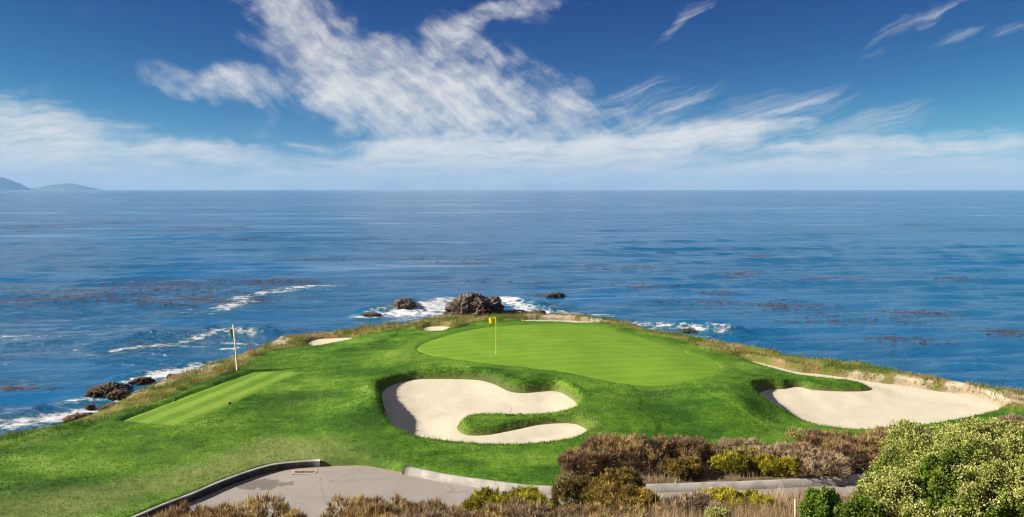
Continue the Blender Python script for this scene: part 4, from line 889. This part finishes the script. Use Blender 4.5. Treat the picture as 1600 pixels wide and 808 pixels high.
# ------------------------------------------------------------------ floating kelp
Vs = []; Fs = []; off = 0; tn = []
for cx, cy, rx, ry, d in KELP:
    q = at(cx, cy, 0.0); dy = abs(at(cx, cy - ry, 0.0)[1] - at(cx, cy + ry, 0.0)[1]) * 0.5; dx = rx / F * q[1]
    nclump = int((46 if cx < 600 else 22) * d * rx / 60) + 6
    for _ in range(nclump):
        cxx = q[0] + rng.normal(0, 0.5) * dx; cyy = q[1] + rng.normal(0, 0.5) * dy; D = max(cyy, 40); s = 0.3 + D / 400; k = rng.integers(4, 11)
        ll = rng.normal(0, 1, (k, 2)) * np.array([2.4, 0.8]) * s + (cxx, cyy); L = rng.uniform(0.25, 0.9, k) * s; Wd = L * rng.uniform(0.14, 0.38, k); a = rng.normal(0, 0.4, k)
        z = sea_z(ll) + 0.05
        dv = np.column_stack([np.cos(a), np.sin(a)]); nv = np.column_stack([-dv[:, 1], dv[:, 0]])
        c0 = np.column_stack([ll - dv * L[:, None], z]); c1 = np.column_stack([ll + nv * Wd[:, None], z + 0.03]); c2 = np.column_stack([ll + dv * L[:, None], z + 0.05]); c3 = np.column_stack([ll - nv * Wd[:, None], z])
        Vs.append(np.stack([c0, c1, c2, c3], 1).reshape(-1, 3)); Fs.append(np.arange(k * 4).reshape(-1, 4) + off); off += k * 4; tn += list(np.repeat(rng.random(k), 4))
KELPM = tone_mat('kelp', [(0.0, (0.036, 0.028, 0.030)), (0.6, (0.070, 0.050, 0.048)), (1.0, (0.115, 0.080, 0.070))], rough=0.45, transl=0, spec=0.5)
tag(np_mesh('kelp', np.concatenate(Vs), np.concatenate(Fs), KELPM, False, {'tone': np.array(tn)}), 'brown kelp floating in scattered beds on the sea', 'kelp', kind='stuff')

# ------------------------------------------------------------------ golf furniture
def paint(name, c, rough=0.45): return simple_mat(name, tuple(v * 0.93 for v in c), c, 6.0, rough)
YEL = paint('flag_yellow', (0.80, 0.72, 0.02)); CREAM = simple_mat('cream_pole', (0.70, 0.63, 0.43), (0.80, 0.74, 0.56), 9.0, 0.7)
GREENC = simple_mat('green_cloth', (0.03, 0.14, 0.11), (0.045, 0.18, 0.14), 10.0, 0.8); REDP = paint('stake_red', (0.62, 0.03, 0.06)); DARK = paint('dark_paint', (0.03, 0.035, 0.05)); WHITE = simple_mat('white_stone', (0.68, 0.66, 0.62), (0.82, 0.8, 0.77), 9.0, 0.8, 0.4)
def zat(x, y): return float(ground(np.array([[x, y]]))[0][0])
def tube_obj(name, pts, radii, mat, parent, seg=10):
    V, Fq = tube(pts, radii, seg); o = np_mesh(name, V, Fq, mat, True); o.parent = parent; return o
p = on_turf(np.array([775.0]), np.array([552.0]))[0]; zg = float(G0(p[None])[0]) + 0.012
fs = empty('flagstick', (p[0], p[1], zg)); tag(fs, 'thin yellow flagstick with a yellow flag on the putting green', 'flag')
tube_obj('pole', [(0, 0, -0.05), (0, 0, 1.1), (0, 0, 2.16)], [0.014, 0.013, 0.011], YEL, fs)
u, v = np.meshgrid(np.linspace(0, 1, 18), np.linspace(0, 1, 12)); fx = -0.012 - u * 0.40; fz = 2.13 - v * 0.35 - 0.05 * u * u; fy = 0.025 * u * np.sin(u * 7 + v * 1.3)
V = np.stack([fx, fy, fz], -1).reshape(-1, 3); o = np_mesh('flag', V, grid_faces(12, 18), YEL, True); o.parent = fs
md = o.modifiers.new('thickness', 'SOLIDIFY'); md.thickness = 0.004
tube_obj('cup_rim', [(0, 0, -0.03), (0, 0, 0.004)], [0.054, 0.054], WHITE, fs, 16)

p = on_turf(np.array([371.0]), np.array([583.0]))[0]; zg = zat(*p); D = p[1]
wp = empty('wind_pole', (p[0], p[1], zg)); tag(wp, 'leaning cream pole with a green pennant beside the tee', 'pole')
H = 71.5 / F * D * 1.02
tube_obj('post', [(0, 0, -0.2), (-0.06, 0, H * .5), (-0.16, 0, H)], [0.05, 0.043, 0.036], CREAM, wp)
za = H * 0.905; xa = -0.147
tube_obj('arm', [(xa + 0.07, 0.02, za + 0.02), (xa - 0.10, 0.02, za + 0.005), (xa - 0.24, 0.02, za - 0.02)], [0.016, 0.016, 0.02], CREAM, wp)
u, v = np.meshgrid(np.linspace(0, 1, 8), np.linspace(0, 1, 14)); V = np.stack([xa - 0.035 - u * 0.19 + 0.01 * np.sin(v * 5), 0.02 + 0.03 * np.sin(u * 5 + v * 3), za - 0.01 - v * 0.53 + 0.03 * u], -1).reshape(-1, 3)
o = np_mesh('pennant', V, grid_faces(14, 8), GREENC, True); o.parent = wp; o.modifiers.new('thickness', 'SOLIDIFY').thickness = 0.006

def stake(px, py, h, w, label):
    p = on_turf(np.array([float(px)]), np.array([float(py)]))[0]; zg = zat(*p); e = empty('hazard_stake', (p[0], p[1], zg)); tag(e, label, 'stake', 'red hazard stakes')
    bm = bmesh.new(); bmesh.ops.create_cube(bm, size=1.0)
    for v_ in bm.verts: v_.co = Vector((v_.co.x * w, v_.co.y * w, (v_.co.z + 0.5) * (h + 0.15) - 0.15))
    bmesh.ops.bevel(bm, geom=bm.edges[:], offset=w * 0.12, segments=1, affect='EDGES')
    o = bm_obj('shaft', bm, REDP); o.parent = e
    bm = bmesh.new(); bmesh.ops.create_cone(bm, segments=4, radius1=w * 0.70, radius2=0.004, depth=w * 0.8, cap_ends=True)
    for v_ in bm.verts:
        c_, s__ = math.cos(R(45)), math.sin(R(45)); v_.co = Vector((v_.co.x * c_ - v_.co.y * s__, v_.co.x * s__ + v_.co.y * c_, v_.co.z + h + w * 0.4))
    o = bm_obj('tip', bm, REDP); o.parent = e
stake(391, 550, 0.42, 0.085, 'small red stake on the bank right of the leaning pole')
stake(755, 497, 0.55, 0.07, 'small red stake in front of the large sea rock')
def marker(px, py, r, mat, label):
    p = on_turf(np.array([float(px)]), np.array([float(py)]))[0]; zg = float(G0(p[None])[0]) + 0.012
    e = empty('tee_marker', (p[0], p[1], zg)); tag(e, label, 'tee marker', 'tee markers')
    bm = bmesh.new(); bmesh.ops.create_uvsphere(bm, u_segments=14, v_segments=8, radius=r)
    for v_ in bm.verts: v_.co.z = max(v_.co.z, -r * 0.6) * 0.9 + r * 0.6
    bm_obj('dome', bm, mat, True).parent = e
    tube_obj('spike', [(0, 0, -0.1), (0, 0, 0.03)], [0.012, 0.012], DARK, e, 6)
marker(359, 632, 0.075, DARK, 'black tee marker at the right side of the tee ground')
marker(273, 627, 0.065, paint('marker_blue', (0.05, 0.09, 0.28)), 'blue tee marker at the left side of the tee ground')
# rake on the grass tongue
p = at(797, 653, 5.75); zg = zat(*p); rk = empty('bunker_rake', (p[0], p[1], zg + 0.03)); tag(rk, 'dark bunker rake lying on the edge of the grass tongue', 'rake')
tube_obj('handle', [(0, 0.0, 0.05), (0.02, 0.6, 0.04), (0.06, 1.3, -0.02)], [0.013, 0.013, 0.014], simple_mat('rake_wood', (0.30, 0.24, 0.16), (0.4, 0.33, 0.24), 9), rk, 8)
tube_obj('head', [(-0.2, 0, 0.05), (0.2, 0, 0.05)], [0.022, 0.022], DARK, rk, 8)
for k_ in range(7): tube_obj('tine', [(-0.18 + k_ * 0.06, 0, 0.05), (-0.18 + k_ * 0.06, -0.015, -0.02)], [0.008, 0.004], DARK, rk, 6)
# white stone on the bank
p = on_turf(np.array([441.0]), np.array([530.0]))[0]; bm = bmesh.new(); bmesh.ops.create_icosphere(bm, subdivisions=3, radius=0.13)
V = np.array([v_.co[:] for v_ in bm.verts]); nn = fbm3(V * 9, 3, 4)
for v_, k_ in zip(bm.verts, nn): v_.co = Vector((v_.co.x * 1.3, v_.co.y, v_.co.z * 0.75)) * (1 + 0.3 * k_)
o = bm_obj('white_stone', bm, WHITE); o.location = (p[0], p[1], zat(*p) + 0.10); tag(o, 'white stone on the sea bank beside the left bunker', 'stone')
# drain in the gutter
p = at(476, 735, 5.35); zg = float(G0(p[None])[0]) - PATH_DROP; dr = empty('drain', (p[0], p[1], zg + 0.006)); tag(dr, 'rusty drain grate in the gutter at the end of the dark kerb', 'drain')
RUST = simple_mat('rusty_iron', (0.20, 0.12, 0.08), (0.36, 0.25, 0.18), 14.0, 0.8, 0.3); PALE = simple_mat('worn_concrete', (0.42, 0.36, 0.30), (0.55, 0.48, 0.42), 6.0, 0.9, 0.3)
def box(name, lo, hi, mat, parent):
    bm = bmesh.new(); bmesh.ops.create_cube(bm, size=1.0); lo = Vector(lo); hi = Vector(hi)
    for v_ in bm.verts: v_.co = Vector([(lo[i] + hi[i]) / 2 + v_.co[i] * (hi[i] - lo[i]) for i in range(3)])
    bmesh.ops.bevel(bm, geom=bm.edges[:], offset=min(hi - lo) * 0.15, segments=1, affect='EDGES')
    o = bm_obj(name, bm, mat); o.parent = parent; return o
box('frame', (-0.46, -0.19, -0.03), (0.46, -0.13, 0.03), PALE, dr); box('frame', (-0.46, 0.13, -0.03), (0.46, 0.19, 0.03), PALE, dr)
box('frame', (-0.46, -0.128, -0.03), (-0.39, 0.128, 0.028), PALE, dr); box('frame', (0.39, -0.128, -0.03), (0.46, 0.128, 0.028), PALE, dr)
box('pit', (-0.388, -0.128, -0.03), (0.388, 0.128, 0.004), DARK, dr)
for k_ in range(9): box('bar', (-0.36 + k_ * 0.084, -0.126, 0.006), (-0.315 + k_ * 0.084, 0.126, 0.022), RUST, dr)
# weathered stake in the dry grass
D = 17.0; dx, dy, dz = ray(1244, 779); x = dx / dy * D; zt = CAM_Z + dz / dy * D; zg = zat(x, D)
st = empty('wooden_stake', (x, D, zg)); tag(st, 'weathered pale wooden stake beside the bright green bush', 'stake')
tube_obj('post', [(0.02, 0, -0.2), (0.0, 0, (zt - zg) * .6), (-0.02, 0, zt - zg)], [0.035, 0.032, 0.026], simple_mat('pale_wood', (0.36, 0.29, 0.22), (0.52, 0.45, 0.36), 14.0, 0.85, 0.4), st, 7)

# ------------------------------------------------------------------ far headlands
HILL = simple_mat('far_hill', (0.09, 0.11, 0.10), (0.15, 0.165, 0.14), 0.02, 0.95)
def headland(name, prof, D, dep, label, seed):
    """ridge seen end on: profile of (pixel x, pixel top)"""
    pr = A2(prof); xs = np.linspace((pr[0, 0] - 800) / F * D, (pr[-1, 0] - 800) / F * D, 240); pxs = xs / D * F + 800
    top = np.interp(pxs, pr[:, 0], pr[:, 1]); h = np.maximum((297.0 - top) / F * D, 0) ; t = np.linspace(-1, 1, 40)
    X, T = np.meshgrid(xs, t); Hh = np.tile(h, (40, 1)) * np.maximum(1 - np.abs(T) ** 1.7, 0); Y = D + T * dep
    Z = Hh * (1 + 0.14 * fbm2(X * 0.006, Y * 0.006, 4, seed)) + 9 * np.abs(fbm2(X * .03, Y * .03, 3, seed + 3)) * (Hh > 12) - 2.0
    o = np_mesh(name, np.stack([X, Y, Z], -1).reshape(-1, 3), grid_faces(40, 240), HILL, True); tag(o, label, kind='structure')
headland('hills', [(-420, 276), (-200, 274), (-60, 274), (0, 278), (8, 278), (18, 282), (27, 290), (33, 297)], 21500, 900, 'nearer hazy blue headland at the far left of the horizon', 5)
headland('hills', [(56, 297), (66, 293.5), (88, 289.5), (110, 286.5), (124, 289), (138, 293), (147, 297)], 24500, 900, 'low hazy blue headland right of the nearer one on the horizon', 9)

# ------------------------------------------------------------------ the air
hz = bpy.data.meshes.new('haze'); bm = bmesh.new(); bmesh.ops.create_cube(bm, size=1.0)
lo, hi = Vector((-24000, -300, -4.0)), Vector((24000, 27000, 450))
for v_ in bm.verts: v_.co = Vector([(lo[i] + hi[i]) / 2 + v_.co[i] * (hi[i] - lo[i]) for i in range(3)])
bm.to_mesh(hz); bm.free(); ho = bpy.data.objects.new('haze', hz); COL.objects.link(ho)
hm = bpy.data.materials.new('haze'); hm.use_nodes = True; hn = NT(hm.node_tree); hn.n.remove(hn.n['Principled BSDF'])
pv = hn.add('ShaderNodeVolumePrincipled'); hn.put(pv.inputs['Color'], (0.32, 0.62, 1.0)); hn.put(pv.inputs['Density'], 4e-5)
hn.l.new(pv.outputs[0], hn.n['Material Output'].inputs['Volume']); hz.materials.append(hm)
tag(ho, 'thin pale haze over the sea', 'haze', kind='stuff')
